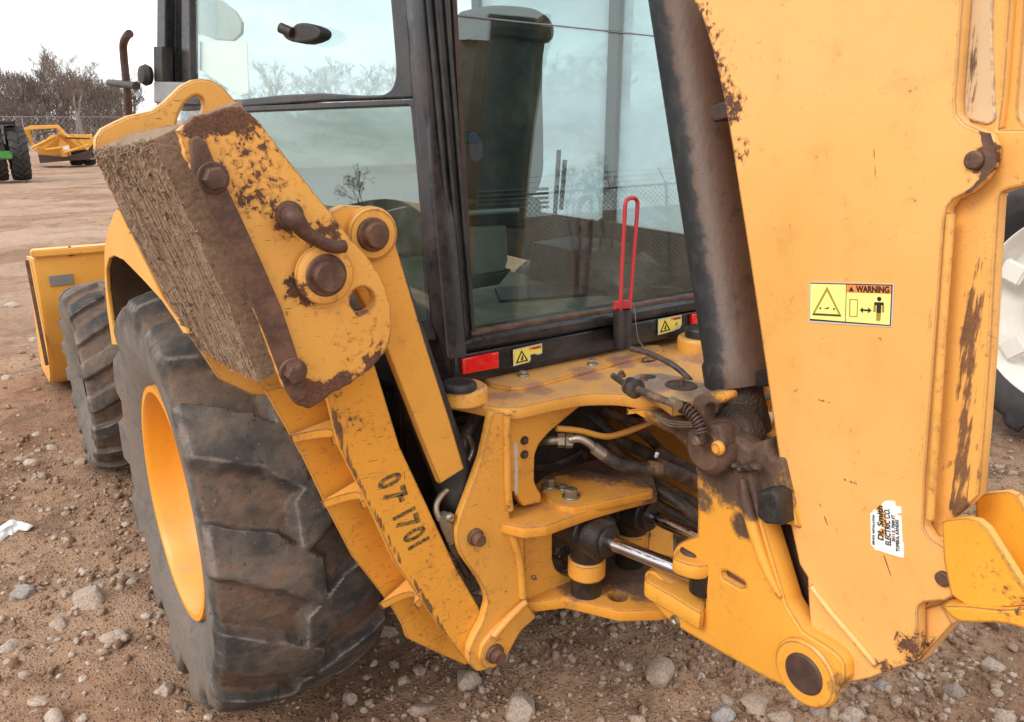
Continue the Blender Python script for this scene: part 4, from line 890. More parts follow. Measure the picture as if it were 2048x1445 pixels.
hose([(900, 1078, -.79), (912, 1105, -.78), (935, 1150, -.76)], .011, 'hose')
pin('fitting_bolt', P_y(898, 1034, -.80), (0, -1, 0), .012, .014, M['steel'], root)
hose([(960, 835, -.70), (930, 880, -.72), (925, 960, -.72), (945, 1020, -.7)], .012, 'hose')
hose([(950, 830, -.6), (915, 900, -.66), (900, 985, -.68), (930, 1040, -.66)], .010, 'hose')
# pad
pad = plate('stabilizer_pad_plate', [(358, 262), (370, 248), (388, 234), (422, 224), (455, 214), (480, 211), (500, 227), (521, 246), (562, 300), (611, 363), (669, 433), (698, 474), (732, 508), (756, 542), (773, 576), (783, 616), (784, 664), (778, 690), (771, 706), (741, 740), (702, 769), (664, 788), (644, 806), (620, 818), (594, 811), (571, 779), (543, 702), (499, 580), (451, 459), (412, 382), (373, 314)], PY(-.87), .028, M['pad'], root, bev=.005, holes=[(725, 601, .026)], label='chipped yellow rear side plate of the stabilizer pad', rough=.0007)
plate('clamp_bar', [(380, 282), (388, 274), (399, 272), (414, 285), (432, 329), (478, 424), (522, 520), (563, 614), (592, 700), (616, 782), (608, 800), (590, 805), (572, 778), (528, 663), (478, 545), (430, 440), (385, 345)], PY(-.882), .014, M['rust'], pad, bev=.004, label='rusty clamp bar bolted along the pad edge')
for px, py in ((426, 356), (586, 743)): bolt(P_y(px, py, -.882), (0, -1, 0), .0205, .022, M['rust'], pad, rot=.1)
flangepin('hinge_pin', 647, 549, -.882, .041, pad, col=.057, h1=.018, h2=.02)
tube('locking_hook', [P_y(581, 432, -.875), P_y(583, 434, -.915), P_y(592, 442, -.925), P_y(610, 464, -.92), P_y(640, 484, -.915), P_y(668, 494, -.91), P_y(688, 493, -.905)], [.018, .018, .018, .0145, .0125, .0125, .0125], M['rust'], pad, 'rusty bent locking hook', 14)
lathe('hook_boss', [(.026, -.002), (.026, .006), (.022, .008)], P_y(578, 430, -.87), (0, -1, 0), M['rust'], pad)
FY = -.56
plate('front_side_plate', [(190, 300), (191, 276), (203, 258), (230, 244), (257, 232), (305, 221), (330, 203), (363, 171), (385, 160), (405, 157), (425, 161), (446, 173), (480, 212), (540, 300), (620, 420), (690, 540), (690, 640), (640, 760), (570, 800), (500, 790), (440, 760), (400, 700), (330, 600), (250, 440)], PY(FY), .03, M['pad'], pad, bev=.006, holes=[[(352, 262), (358, 230), (372, 205), (392, 192), (405, 196), (409, 214), (400, 240), (380, 262)]], label='far side plate of the pad with a lifting eye')
# laminated rubber: thin layers side by side from the near plate to the far plate
near_o = [(352, 272), (362, 300), (385, 350), (430, 440), (480, 560), (525, 670), (566, 790)]
far_o = [(186, 302), (196, 330), (222, 385), (262, 465), (308, 550), (350, 625), (398, 702)]
NO = np.array(catmull([P_y(*p, -.842) for p in near_o], 7)); FO = np.array(catmull([P_y(*p, FY-.03) for p in far_o], 7))
m = MB(); mf = MB(); mc = MB(); NL = 46
inn = V3([.13, 0, .06])
rn = np.random.default_rng(5)
for k in range(NL):
    f0 = k/NL; f1 = (k+.96)/NL; jit = rn.normal(0, .0016); gap = (5 <= k <= 11)
    e0 = NO*(1-f0)+FO*f0; e1 = NO*(1-f1)+FO*f1; n_ = len(e0)
    tt = np.arange(n_)
    w0 = (fbm(tt*.55+k*3.7, np.full(n_, k*.9), 3, 40)*.006+.0045*fbm(tt*1.6, np.full(n_, k*.35), 3, 44)+jit)
    if gap: w0 = w0+.075
    if k < 5: w0 = w0+.030+.05*np.maximum(0, fbm(tt*.35, np.full(n_, 5.+k), 2, 8))
    out_n = V3([-.90, 0, -.42])
    a1 = e0-out_n*w0[:, None]; a2 = e1-out_n*(w0+rn.normal(0, .0008, n_))[:, None]
    b1 = a1+inn*.5; b2 = a2+inn*.5
    # crumbs of caked grit
    for _ in range(60):
        i = rn.integers(0, n_); s0 = a1[i]+out_n*rn.uniform(-.002, .002)+rn.normal(0, .003, 3); r_ = rn.uniform(.0015, .0042) if rn.random() < .9 else rn.uniform(.004, .009); q4 = rn.normal(0, 1, (4, 3)); q4 /= np.linalg.norm(q4, axis=1)[:, None]
        mc.add([tuple(s0+p4*r_) for p4 in q4], [(0, 1, 2), (0, 3, 1), (1, 3, 2), (2, 3, 0)])
    vs_, fs = loft([[tuple(a1[i]), tuple(a2[i]), tuple(b2[i]), tuple(b1[i])] for i in range(n_)]); m.add(vs_, fs)
    for _ in range(4):
        i = rn.integers(0, n_) if rn.random() > .45 else rn.integers(0, 5); s0 = a1[i]-V3([0, .0, 0])+out_n*.001; d = out_n*rn.uniform(.2, 1)+rn.normal(0, .55, 3); d /= np.linalg.norm(d); l_ = rn.uniform(.003, .009)
        mf.add(*tube_data([s0, s0+d*l_*.5+rn.normal(0, .002, 3), s0+d*l_+rn.normal(0, .004, 3)], [.0009, .0004], 4, n=2))
blk = link('laminated_pad', recalc(mesh(m.v, m.f)), M['lam'], root, 'thick brown laminated rubber stabilizer pad with frayed edges', sm=0)
tag(mc.build('caked_grit', M['lam'], blk, sm=0), kind='stuff')
tag(mf.build('frayed_cord', M['fray'], blk, sm=0), kind='stuff')
# ------------------------------------------------------------------ swing casting
XC = -.29
cast = plate('swing_casting', [(1249, 822), (1285, 818), (1340, 828), (1400, 846), (1450, 858), (1500, 900), (1502, 940), (1511, 980), (1527, 1055), (1553, 1140), (1574, 1210), (1606, 1262), (1632, 1278), (1660, 1295), (1680, 1312), (1690, 1328), (1692, 1359), (1684, 1376), (1668, 1388), (1634, 1396), (1596, 1389), (1532, 1360), (1446, 1311), (1366, 1264), (1329, 1237), (1302, 1205), (1286, 1168), (1287, 1146), (1296, 1139), (1308, 1140), (1356, 1188), (1404, 1229), (1408, 1215), (1409, 1188), (1400, 1160), (1392, 1133), (1370, 1126), (1343, 1124), (1343, 1104), (1352, 1090), (1366, 1082), (1392, 1072), (1393, 1023), (1391, 950), (1386, 922), (1372, 896), (1345, 872), (1300, 850)], PXB(XC), .06, M['cast'], root, bev=.010, label='yellow swing casting smeared with grease', fl=.006, holes=[[(1443, 1146), (1452, 1144), (1487, 1166), (1489, 1174), (1480, 1176), (1445, 1156)]])
plate('casting_core', [(1400, 850), (1500, 890), (1530, 1060), (1580, 1210), (1640, 1290), (1600, 1380), (1370, 1255), (1420, 1190), (1400, 1000)], PXB(XC+.058), .22, M['cast'], cast, bev=.01)
for ztop, px in ((P_xb(1366, 1100, XC)[2], [(1343, 1118), (1352, 1100), (1372, 1088), (1400, 1080), (1428, 1092), (1430, 1128), (1392, 1134)]),):
    plate('upper_lug', px, PZ(ztop), .04, M['cast'], cast, bev=.008, fl=.02)
    pin('lug_pin', PZ(ztop).at(1385, 1103), (0, 0, 1), .03, .008, M['rustdark'], cast)
zl = P_xb(1330, 1165, XC)[2]; plate('lower_lug', [(1286, 1160), (1296, 1144), (1312, 1140), (1400, 1132), (1424, 1180), (1404, 1230), (1350, 1196)], PZ(zl), .05, M['cast'], cast, bev=.008, fl=.02)
plate('slot_floor', [(1436, 1138), (1456, 1138), (1495, 1164), (1493, 1182), (1478, 1184), (1440, 1162)], PXB(XC+.016), .01, M['rust'], cast, bev=0)
tube('cast_rib', [P_xb(1486, 958, XC-.004), P_xb(1492, 1000, XC-.008), P_xb(1506, 1055, XC-.008), P_xb(1530, 1130, XC-.006), P_xb(1560, 1195, XC-.002)], [.008, .013, .014, .012, .006], M['cast'], cast)
lathe('boom_pin_boss', [(.075, -.002), (.075, .010), (.069, .016), (.045, .016)], P_xb(1616, 1343, XC), (-1, 0, 0), M['cast'], cast)
lathe('boom_pin', [(.045, -.002), (.045, .016), (.041, .020), (.002, .020)], P_xb(1616, 1343, XC-.002), (-1, 0, 0), M['rustdark'], cast)
bolt(P_xb(1351, 1243, XC), (-1, 0, 0), .012, .010, M['steel'], cast)
plate('casting_flange', [(1500, 890), (1530, 880), (1536, 905), (1545, 918), (1566, 916), (1600, 1060), (1540, 1040), (1500, 960)], PXB(-.27), .05, M['cast'], cast, bev=.008, fl=.01)
plate('rubber_stop', [(1511, 985), (1540, 980), (1556, 990), (1562, 1052), (1530, 1050), (1513, 1035)], PXB(-.315), .05, M['seal'], cast, bev=.008)
plate('cylinder_mount_wall', [(1510, 1000), (1640, 1050), (1640, 1300), (1600, 1268), (1560, 1190)], PXB(-.20), .05, M['rustdark'], cast, bev=.004)
# swing pivot bracket
ZP = 1.145
M['brk'] = paint('rubbed_greasy_paint', (.60, .33, .09), .5, chips=.35, edge=.4, scratch=.5, grime=.6, dust=.6, mud=[(PZ(1.14).at(1300, 765), .16, .56), (PZ(1.14).at(1420, 790), .14, .6)], mudcol=(.13, .092, .07))
top = plate('pivot_bracket', [(1262, 754), (1279, 747), (1321, 746), (1382, 756), (1420, 767), (1452, 784), (1436, 800), (1384, 802), (1346, 806), (1324, 791), (1292, 773)], PZ(ZP), .034, M['brk'], root, bev=.004, label='greasy swing pivot bracket')
lathe('pivot_hole', [(.016, -.001), (.016, .001), (.003, .001)], PZ(ZP).at(1299, 754), (0, 0, 1), M['oily'], top)
lathe('pivot_ring', [(.038, -.001), (.038, .003), (.032, .003), (.032, .0015), (.005, .0015)], PZ(ZP).at(1362, 772), (0, 0, 1), M['rustdark'], top)
lathe('pivot_stud', [(.006, 0), (.006, .016), (.004, .018)], PZ(ZP).at(1363, 771), (0, 0, 1), M['rust'], top, seg=12)
for px, py in ((1287, 760), (1243, 752)): bolt(PZ(ZP).at(px, py), (0, 0, 1), .008, .008, M['rust'], top)
plate('bracket_arm', [(1384, 797), (1409, 785), (1450, 786), (1454, 800), (1436, 812), (1418, 806), (1408, 815), (1408, 850), (1440, 850), (1450, 900), (1400, 900), (1386, 850)], PXB(-.33), .04, M['cast'], top, bev=.006, fl=.012)
pin('pivot_housing', P_xb(1450, 886, -.26), (-1, 0, 0), .062, .075, M['cast'], top, b=.012)
pin('housing_pin', P_xb(1438, 896, -.335), (-1, 0, 0), .0165, .012, M['lowyel'], top)
pin('pivot_housing', P_xb(1480, 872, -.2), (-1, 0, 0), .075, .055, M['grease'], top, b=.012)
for k in range(7):
    o = link('grease_lump', stone_mesh(700+k, 2), M['grease'], top, sm=60); p = P_xb(1428+k*14, 934+random.uniform(-8, 6), XC-.01); o.location = p-WL[top]; s_ = random.uniform(.012, .02); o.scale = (s_, s_, s_*.8)
# control cable with spring
cb = tube('control_cable', [PZ(ZP+.02).at(*p) for p in ((1226, 752), (1240, 762), (1262, 776))], .0075, M['hose'], root)
tube('cable_rod', [PZ(ZP+.02).at(1265, 774), PZ(ZP+.02).at(1310, 795), PZ(ZP+.012).at(1348, 808)], .0085, M['hosemud'], cb, n=1)
d = PZ(ZP+.02).at(1285, 784)-PZ(ZP+.02).at(1250, 766); d /= np.linalg.norm(d)
lathe('cable_grommet', [(.012, -.016), (.021, -.014), (.021, -.005), (.013, -.003), (.013, .002), (.023, .004), (.023, .016), (.018, .019)], PZ(ZP+.02).at(1265, 775), d, M['hose'], cb)
lathe('cable_end', [(.012, -.012), (.012, .012)], PZ(ZP+.014).at(1350, 807), d, M['steel'], cb)
path = catmull([P_xb(*p, -.36) for p in ((1362, 814), (1376, 820), (1390, 835), (1399, 850), (1403, 866))], 24); P = np.array(path); T = np.gradient(P, axis=0); T /= np.linalg.norm(T, axis=1)[:, None]
hp = []
for i in range(0, len(P)):
    u_, v_, _ = basis(T[i]); a4 = i*2*math.pi*11/len(P); hp.append(P[i]+(u_*math.cos(a4)+v_*math.sin(a4))*.0125)
link('cable_spring', mesh(*tube_data(hp, .0026, 6, n=2)), M['rustdark'], cb, sm=60)
tube('spring_core', [P_xb(*p, -.36) for p in ((1355, 812), (1390, 835), (1403, 866), (1402, 880))], .008, M['grease'], cb)
pin('cable_clevis', P_xb(1402, 880, -.35), (-1, 0, 0), .013, .022, M['hosemud'], cb)
hose([(1262, 698, -.86), (1300, 708, -.92), (1345, 730, -1.0), (1375, 755, -1.04), (1385, 770, -1.05)], .0075, 'hose', 'control_cable')
for k in range(3): tube('wire_loop', [P_xb(1305+k*4, 826+k*4, -.33), P_xb(1340, 842+k*5, -.335), P_xb(1385, 846+k*4, -.335)], .0025, M['steel'], top, seg=6)
# ------------------------------------------------------------------ boom, its cylinder and stick
XB = -.15
A_ = P_xb(1350, -70, XB); B_ = P_xb(1478, 772, XB); d = (B_-A_)/np.linalg.norm(B_-A_); L_ = np.linalg.norm(B_-A_)
gcy = G('dusty_black_cylinder_paint'); a1 = gcy.noise(7, 5, .6); a2 = gcy.noise(30, 5, .65, .6); a3 = gcy.noise(1, 4, .6, .4, gcy.map((70, 70, 30)))
col = gcy.mix(gcy.mr(a2, .4, .7), (.018, .017, .018), (.04, .035, .033)); dd = gcy.n('ShaderNodeVectorMath', {0: gcy.pos, 1: (.25, -.95, 0)}, operation='DOT_PRODUCT')
col = gcy.mix(gcy.mr(gcy.ma('ADD', gcy.ma('MULTIPLY', gcy.ma('ADD', a1, a2), .5), gcy.mr(gcy.n('ShaderNodeSeparateXYZ', {'Vector': gcy.nrm}).outputs['Y'], .35, -.5, -.42, .20)), .47, .66), col, gcy.mix(a3, (.085, .05, .034), (.14, .08, .055)))
M['cyl'] = gcy.bsdf(col, .5, 0, gcy.ma('ADD', a2, a3), .4, .003, .4)
bc = lathe('boom_cylinder', [(.072, 0), (.072, L_*.93), (.079, L_*.94), (.079, L_*.995), (.072, L_), (.045, L_)], A_, d, M['cyl'], root, 'long dusty black boom cylinder', 48)
lathe('cylinder_gland', [(.052, 0), (.055, .05), (.06, .11), (.05, .2)], B_-d*.01, d, M['grease'], bc)
plate('gland_clamp', [(1508, 745), (1560, 730), (1560, 770), (1510, 778)], PXB(-.19), .06, M['oily'], bc, bev=.006)
hose([(1540, 790, -1.12), (1520, 800, -1.12), (1525, 825, -1.13), (1545, 850, -1.15)], .012, 'hosemud')
plate('cylinder_clip', [(1414, 216), (1436, 206), (1452, 200), (1456, 236), (1424, 244)], PXB(-.225), .05, M['rustdark'], bc, bev=.006)
boom_px = [(1380, -60), (1386, 0), (1405, 39), (1421, 91), (1435, 144), (1449, 208), (1463, 291), (1477, 382), (1497, 510), (1521, 671), (1553, 890), (1574, 1023), (1598, 1130), (1614, 1156), (1616, 1205), (1620, 1262), (1640, 1285), (1672, 1318), (1690, 1345), (1702, 1366), (1740, 1358), (1800, 1336), (1830, 1326), (1836, 1300), (1836, 1216), (1848, 1206), (1890, 1203), (1907, 1193), (1917, 1172), (1919, 1150), (1911, 1128), (1890, 1098), (1861, 1079), (1848, 1056), (1851, 958), (1863, 803), (1871, 700), (1880, 581), (1888, 460), (1894, 416), (1906, 400), (1938, 385), (1967, 359), (1985, 325), (1988, 291), (1977, 269), (1958, 259), (1929, 247), (1914, 230), (1911, 203), (1919, 97), (1926, 0), (1930, -60)]
boom = plate('boom', boom_px, PXB(-.26), .03, M['boom'], root, bev=.005, label='tall yellow boom side with two labels', rough=.00012)
plate('boom_core', [(1400, -60), (1470, 250), (1540, 650), (1600, 1080), (1640, 1250), (1700, 1340), (1730, 1320), (1720, 1060), (1720, 600), (1720, 100), (1720, -60)], PXB(-.232), .17, M['boom'], boom, bev=.004)
plate('boom_far_side', boom_px, PXB(-.06), .03, M['boom'], boom, bev=.005)
tube('weld_bead', [P_xb(1622, 1172, -.26), P_xb(1660, 1222, -.263), P_xb(1710, 1280, -.263), P_xb(1752, 1330, -.262)], .008, M['boom'], boom)
tube('weld_bead', [P_xb(1630, 1268, -.262), P_xb(1672, 1300, -.263), P_xb(1700, 1340, -.262)], .009, M['boom'], boom)
plate('foot_edge', [(1880, 1208), (1835, 1220), (1836, 1330), (1860, 1300), (1905, 1250)], PXB(-.22), .05, M['boom'], boom, bev=.006)
for px, py, r in ((1950, 321, .015), (1888, 1157, .014)): lathe('stick_pin', [(r, -.002), (r, .006), (r-.003, .009), (.002, .009)], P_xb(px, py, -.26), (-1, 0, 0), M['rust'], boom)
plate('rubbed_rim', [(1980, 268), (1990, 290), (1990, 330), (1968, 362), (1935, 388), (1918, 393), (1940, 380), (1960, 355), (1970, 320), (1962, 282), (1958, 262)], PXB(-.2612), .002, M['rust'], boom, bev=0, rough=.001)
stick = plate('stick', [(1860, -60), (2026, -60), (2021, 0), (2007, 194), (1998, 258), (2070, 258), (2070, 370), (2020, 380), (2004, 386), (1999, 396), (1990, 540), (1982, 700), (1970, 860), (1958, 992), (1940, 1010), (1905, 1040), (1888, 1080), (1840, 1090)], PXB(-.225), .03, M['stick'], root, bev=.006, label='yellow dipper stick folded behind the boom')
plate('worn_web', [(1900, -60), (1990, -60), (1984, 60), (1992, 240), (1975, 252), (1930, 240), (1905, 220), (1895, 150)], PXB(-.229), .008, M['stickpale'], stick, bev=.004, fl=.03)
plate('stick_edge', [(2000, -60), (2060, -60), (2052, 0), (2036, 200), (2036, 235), (2050, 255), (2050, 262), (1990, 262), (1996, 180)], PXB(-.205), .03, M['stick'], stick, bev=.006)
plate('stick_core', [(1880, 400), (1992, 400), (1976, 700), (1955, 985), (1900, 1030)], PXB(-.197), .02, M['stick'], stick, bev=.006)
tube('stick_seam', [P_xb(1902, 425, -.262), P_xb(1888, 620, -.262), P_xb(1872, 860, -.262), P_xb(1860, 1040, -.262)], .007, M['stick'], stick, n=2)
bl = plate('boom_lock_lug', [(1870, 1075), (1892, 1085), (1918, 1118), (1930, 1150), (1926, 1180), (1908, 1200), (1890, 1205), (1880, 1150)], PXB(-.245), .08, M['boom'], boom, bev=.006, fl=.015)
br = plate('bucket_linkage', [(1882, 1045), (1895, 1041), (1932, 1037), (1956, 1043), (1975, 1060), (2018, 1128), (2060, 1195), (2060, 1212), (1990, 1218), (1930, 1212), (1900, 1190), (1886, 1120)], PXB(-.27), .022, M['bracket'], root, bev=.004, label='yellow bucket linkage plates at the boom bottom')
plate('far_linkage_plate', [(1948, 998), (1972, 987), (2016, 984), (2034, 992), (2060, 1040), (2075, 1195), (2010, 1200), (1960, 1100)], PXB(-.12), .022, M['bracket'], br, bev=.004)
pts = [(1880, 1212), (1896, 1232), (1916, 1246), (1950, 1248), (1990, 1247), (2030, 1254), (2075, 1270), (2075, 1215), (2000, 1220), (1930, 1212)]
plate('linkage_floor', pts, PXB(-.28), .22, M['bracket'], br, bev=.006, fl=.01)
# ------------------------------------------------------------------ labels on the boom
BP = PXB(-.26)
def quad(px):
    q0 = [BP.at(*p) for p in px]
    return lambda u_, v_: BP.uv((q0[0]*(1-u_)+q0[1]*u_)*(1-v_)+(q0[3]*(1-u_)+q0[2]*u_)*v_)
b = quad([(1619, 564), (1789, 568), (1785, 655), (1618, 645)])
wl = uvplate('warning_label', [fillet([b(0, 0), b(1, 0), b(1, 1), b(0, 1)], .003)], BP, .001, M['alu'], root, h=.0012, label='yellow warning label on the boom side')
uvplate('label_border', [[b(.015, .02), b(.985, .02), b(.985, .97), b(.015, .95)]], BP, .001, M['mark'], wl, h=.0018)
uvplate('label_panel', [[b(.022, .045), b(.462, .045), b(.462, .925), b(.022, .905)]], BP, .001, M['labelpale'], wl, h=.0024)
uvplate('label_panel', [[b(.472, .045), b(.975, .045), b(.975, .945), b(.472, .925)]], BP, .001, M['labelpale'], wl, h=.0024)
uvplate('label_band', [[b(.472, .045), b(.975, .045), b(.975, .225), b(.472, .225)]], BP, .001, M['labelorange'], wl, h=.003)
c0 = V3(b(.59, .205)); c1 = V3(b(.96, .205)); text('label_lettering', 'WARNING', BP, c0, .0165, math.atan2(*(c1-c0)[::-1]), M['mark'], wl, h=.0038, fit=np.linalg.norm(c1-c0), bold=.0005)
uvplate('label_triangle', [[b(.235, .10), b(.42, .80), b(.05, .80)], [b(.235, .21), b(.085, .755), b(.385, .755)]], BP, .001, M['olive'], wl, h=.003)
uvplate('label_triangle', [[b(.53, .08), b(.56, .20), b(.50, .20)]], BP, .001, M['mark'], wl, h=.0037)
uvplate('label_line', [[b(.06, .775), b(.41, .775), b(.41, .805), b(.06, .805)]], BP, .001, M['mark'], wl, h=.0036)
for q_ in ([(.135, .63), (.165, .60), (.165, .665)], [(.345, .635), (.315, .605), (.315, .665)], [(.20, .64), (.245, .61), (.255, .585), (.265, .60), (.255, .635), (.23, .65)]): uvplate('label_figure', [[b(*p) for p in q_]], BP, .001, M['mark'], wl, h=.003)
uvplate('label_box', [[b(.51, .38), b(.61, .38), b(.61, .80), b(.51, .80)], [b(.522, .40), b(.522, .78), b(.60, .78), b(.60, .40)]], BP, .001, M['olive'], wl, h=.003)
uvplate('label_arrow', [[b(.635, .63), b(.67, .565), b(.67, .61), b(.73, .61), b(.73, .565), b(.77, .63), b(.73, .70), b(.73, .65), b(.67, .65), b(.67, .70)]], BP, .001, M['mark'], wl, h=.003)
uvplate('label_figure', [[b(.80, .43), b(.90, .43), b(.905, .50), b(.875, .50), b(.875, .68), b(.825, .68), b(.825, .50), b(.795, .50)]], BP, .001, M['mark'], wl, h=.003)
uvplate('label_figure', [[b(.825, .68), b(.875, .68), b(.872, .86), b(.826, .86)]], BP, .001, M['olive'], wl, h=.0031)
uvplate('label_figure', [ring(b(.85, .355), .0042, 14)], BP, .001, M['mark'], wl, h=.003)
for x_ in (.79, .885): uvplate('label_figure', [[b(x_, .50), b(x_+.025, .50), b(x_+.025, .66), b(x_, .66)]], BP, .001, M['olive'], wl, h=.003)
# torn white dealer sticker, lettering running upwards
s_px = [(1741, 1027), (1746, 1022), (1750, 1018), (1759, 1028), (1762, 1050), (1772, 1060), (1776, 1050), (1764, 1010), (1770, 1003), (1782, 1001), (1791, 1004), (1792, 1012), (1803, 1013), (1804, 1026), (1792, 1028), (1804, 1034), (1805, 1075), (1808, 1090), (1808, 1116), (1796, 1113), (1770, 1105), (1752, 1100), (1742, 1088)]
dl = uvplate('dealer_sticker', [outline(s_px, BP, rough=.0004), outline([(1756, 1063), (1764, 1056), (1774, 1062), (1775, 1072), (1766, 1075), (1758, 1072)], BP)], BP, .0008, M['paper'], root, h=.001, label='torn white dealer sticker on the lower boom')
def up_text(body, px, py, px2, py2, size, mat='mark', sx=1.):
    c0 = V3(BP.uv(BP.at(px, py))); c1 = V3(BP.uv(BP.at(px2, py2))); text('sticker_lettering', body, BP, c0, size, math.atan2(*(c1-c0)[::-1]), M[mat], dl, h=.0022, fit=np.linalg.norm(c1-c0), bold=size*.02)
up_text('DL Smith', 1768, 1082, 1766, 1012, .016, sx=.95); up_text('ELECTRIC CO.', 1783, 1092, 1780, 1018, .0155, sx=.84)
up_text('3011 S. 7000 ST', 1791, 1084, 1790, 1030, .008, sx=.95); up_text('TOPEKA, KANSAS', 1800, 1104, 1798, 1040, .009, sx=.95); up_text('SERVICE  INSTALLATION', 1750, 1090, 1750, 1030, .0055)

# ================================================================== SURROUNDINGS
def view_plane(dist, px):
    """upright plane facing the camera's heading at px, dist metres away"""
    d = ray(px, 400); d[2] = 0; d /= np.linalg.norm(d); return Plane(CAM*[1, 1, 0]+d*dist, -d), d
# ------------------------------------------------------------------ bare trees
def tree_mesh(seed, h, spread=.55, depth=6, dense=1.0):
    r = np.random.default_rng(seed); tv, tf, cv, cf = [], [], [], []
    def seg(p, q_, r0, r1, n, V, F):
        d_ = q_-p; u_, v_, _ = basis(d_/np.linalg.norm(d_)); k = len(V)
        for c_, rr2 in ((p, r0), (q_, r1)):
            for j in range(n): t_ = 2*math.pi*j/n; V.append(c_+(u_*math.cos(t_)+v_*math.sin(t_))*rr2)
        for j in range(n): F.append((k+j, k+(j+1) % n, k+n+(j+1) % n, k+n+j))
    def grow(p, d_, l_, rr2, lev):
        steps = 3 if lev < 3 else 2
        for s_ in range(steps):
            d_ = d_+r.normal(0, .10+.03*lev, 3)+V3([0, 0, .09]); d_ /= np.linalg.norm(d_); q_ = p+d_*l_/steps; r1 = rr2*(.86 if lev else .9)
            seg(p, q_, rr2, r1, 6 if lev < 2 else 3, tv if lev < 2 else cv, tf if lev < 2 else cf)
            p = q_; rr2 = r1
            if lev >= 1 and lev < depth and r.random() < .8*dense: br_(p, d_, l_*.62, rr2*.55, lev+1)
        if lev < depth:
            for _ in range(2 if r.random() < .6 else 3): br_(p, d_, l_*.76, rr2*.72, lev+1)
    def br_(p, d_, l_, rr2, lev):
        a_ = r.normal(size=3); a_ -= d_*(a_@d_); a_ /= np.linalg.norm(a_); n_ = d_+a_*spread*r.uniform(.6, 1.3); grow(p, n_/np.linalg.norm(n_), l_*r.uniform(.8, 1.1), max(rr2, .0065), lev)
    grow(V3([0, 0, -.1]), V3([0, 0, 1.]), h*.17, h*.013, 0)
    return mesh(tv, tf), mesh(cv, cf)
TM = []
for i, (dp, sp2, dn) in enumerate(((6, .44, .55), (6, .52, .5), (6, .38, .6))):
    a_, b_ = tree_mesh(30+i, 8, sp2, dp, dn); a_.materials.append(M['bark']); b_.materials.append(M['twig']); TM.append((a_, b_))
def put_tree(x, y, s, k, rz, label, group='bare trees round the yard'):
    t_ = empty('bare_tree', (x, y, 0), label, 'tree', group); t_.rotation_euler = (0, 0, rz); t_.scale = (s, s, s)
    for nm, m_ in zip(('trunk', 'crown'), TM[k]): o_ = bpy.data.objects.new(nm, m_); COL.objects.link(o_); o_.parent = t_
def at_bearing(px, dist):
    d = ray(px, 300); d[2] = 0; d /= np.linalg.norm(d); p = CAM+d*dist; return p[0], p[1]
k = 0
x, y = at_bearing(172, 64); put_tree(x, y, 1.5, 1, .5, 'pale bare spreading tree in front of the wood, right of the yellow scraper')
for px in list(range(-60, 300, 15)):
    x, y = at_bearing(px+random.uniform(-9, 9), random.uniform(72, 90)); put_tree(x, y, random.uniform(1.1, 1.5)*(1.0 if px > 40 else .75), k % 3, random.uniform(0, 6), 'bare brown tree in the dense wood beyond the left fence', 'wood beyond the left fence'); k += 1
for px in range(-40, 300, 21):
    x, y = at_bearing(px+random.uniform(-9, 9), random.uniform(66, 72)); put_tree(x, y, random.uniform(.55, .8), k % 3, random.uniform(0, 6), 'low bare scrub tree at the foot of the left wood', 'scrub at the foot of the left wood'); k += 1
for px in range(440, 1500, 34):
    x, y = at_bearing(px+random.uniform(-20, 20), random.uniform(52, 75)); put_tree(x, y, random.uniform(.95, 1.6), k % 3, random.uniform(0, 6), 'bare tree seen faintly through the cab windows', 'trees seen through the cab glass'); k += 1
# trees and fence behind the camera that the windows mirror
for i, (x, y, s) in enumerate(((6, -24, 1.1), (12, -27, .9), (17, -22, 1.0), (22, -26, 1.2), (27, -20, .9), (9, -34, 1.3), (-28, 14, 1.1), (-33, 22, 1.2), (-30, 5, .9), (-36, 30, 1.2), (-26, -6, 1.0), (33, -24, 1.2))):
    put_tree(x, y, s*.8, i % 3, i*1.3, 'bare tree mirrored in the cab window glass', 'trees mirrored in the cab glass')
# the thicket between the trunks: twigs nobody could count
nT = 46000; px_ = np.where(np.arange(nT) < 24000, RNG.uniform(-120, 312, nT), RNG.uniform(420, 1500, nT)); dd_ = RNG.uniform(70, 90, nT)
hd = YAW+np.arctan((px_-1024)/FPX/math.cos(PIT)); Xb = CAM[0]+np.sin(hd)*dd_; Yb = CAM[1]+np.cos(hd)*dd_
hm = (3.3+5.5*np.clip(fbm(px_/55., dd_*.02, 3, 5)+.28, 0, 1)+2.2*np.exp(-((px_-186)/16.)**2))*np.where(px_ < 45, .72, np.where(px_ > 400, .62, 1))
zb = RNG.uniform(0, 1, nT)**.8*hm*.9; ln = RNG.uniform(.5, 1.5, nT)*(.5+.5*RNG.uniform(0, 1, nT)); dv_ = RNG.normal(0, .55, (nT, 3)); dv_[:, 2] = np.abs(dv_[:, 2])+.55; dv_ /= np.linalg.norm(dv_, axis=1)[:, None]
B_ = np.stack([Xb, Yb, zb], 1); sd2 = np.cross(dv_, RNG.normal(size=(nT, 3))); sd2 /= np.linalg.norm(sd2, axis=1)[:, None]; wd = RNG.uniform(.012, .035, nT)[:, None]
Vt = np.stack([B_-sd2*wd, B_+sd2*wd, B_+dv_*ln[:, None]], 1).reshape(-1, 3)
tag(link('thicket', np_mesh(Vt, np.arange(nT*3).reshape(-1, 3)), M['twig'], sm=0), 'dense brown bare thicket along the far side of the yard', kind='stuff')
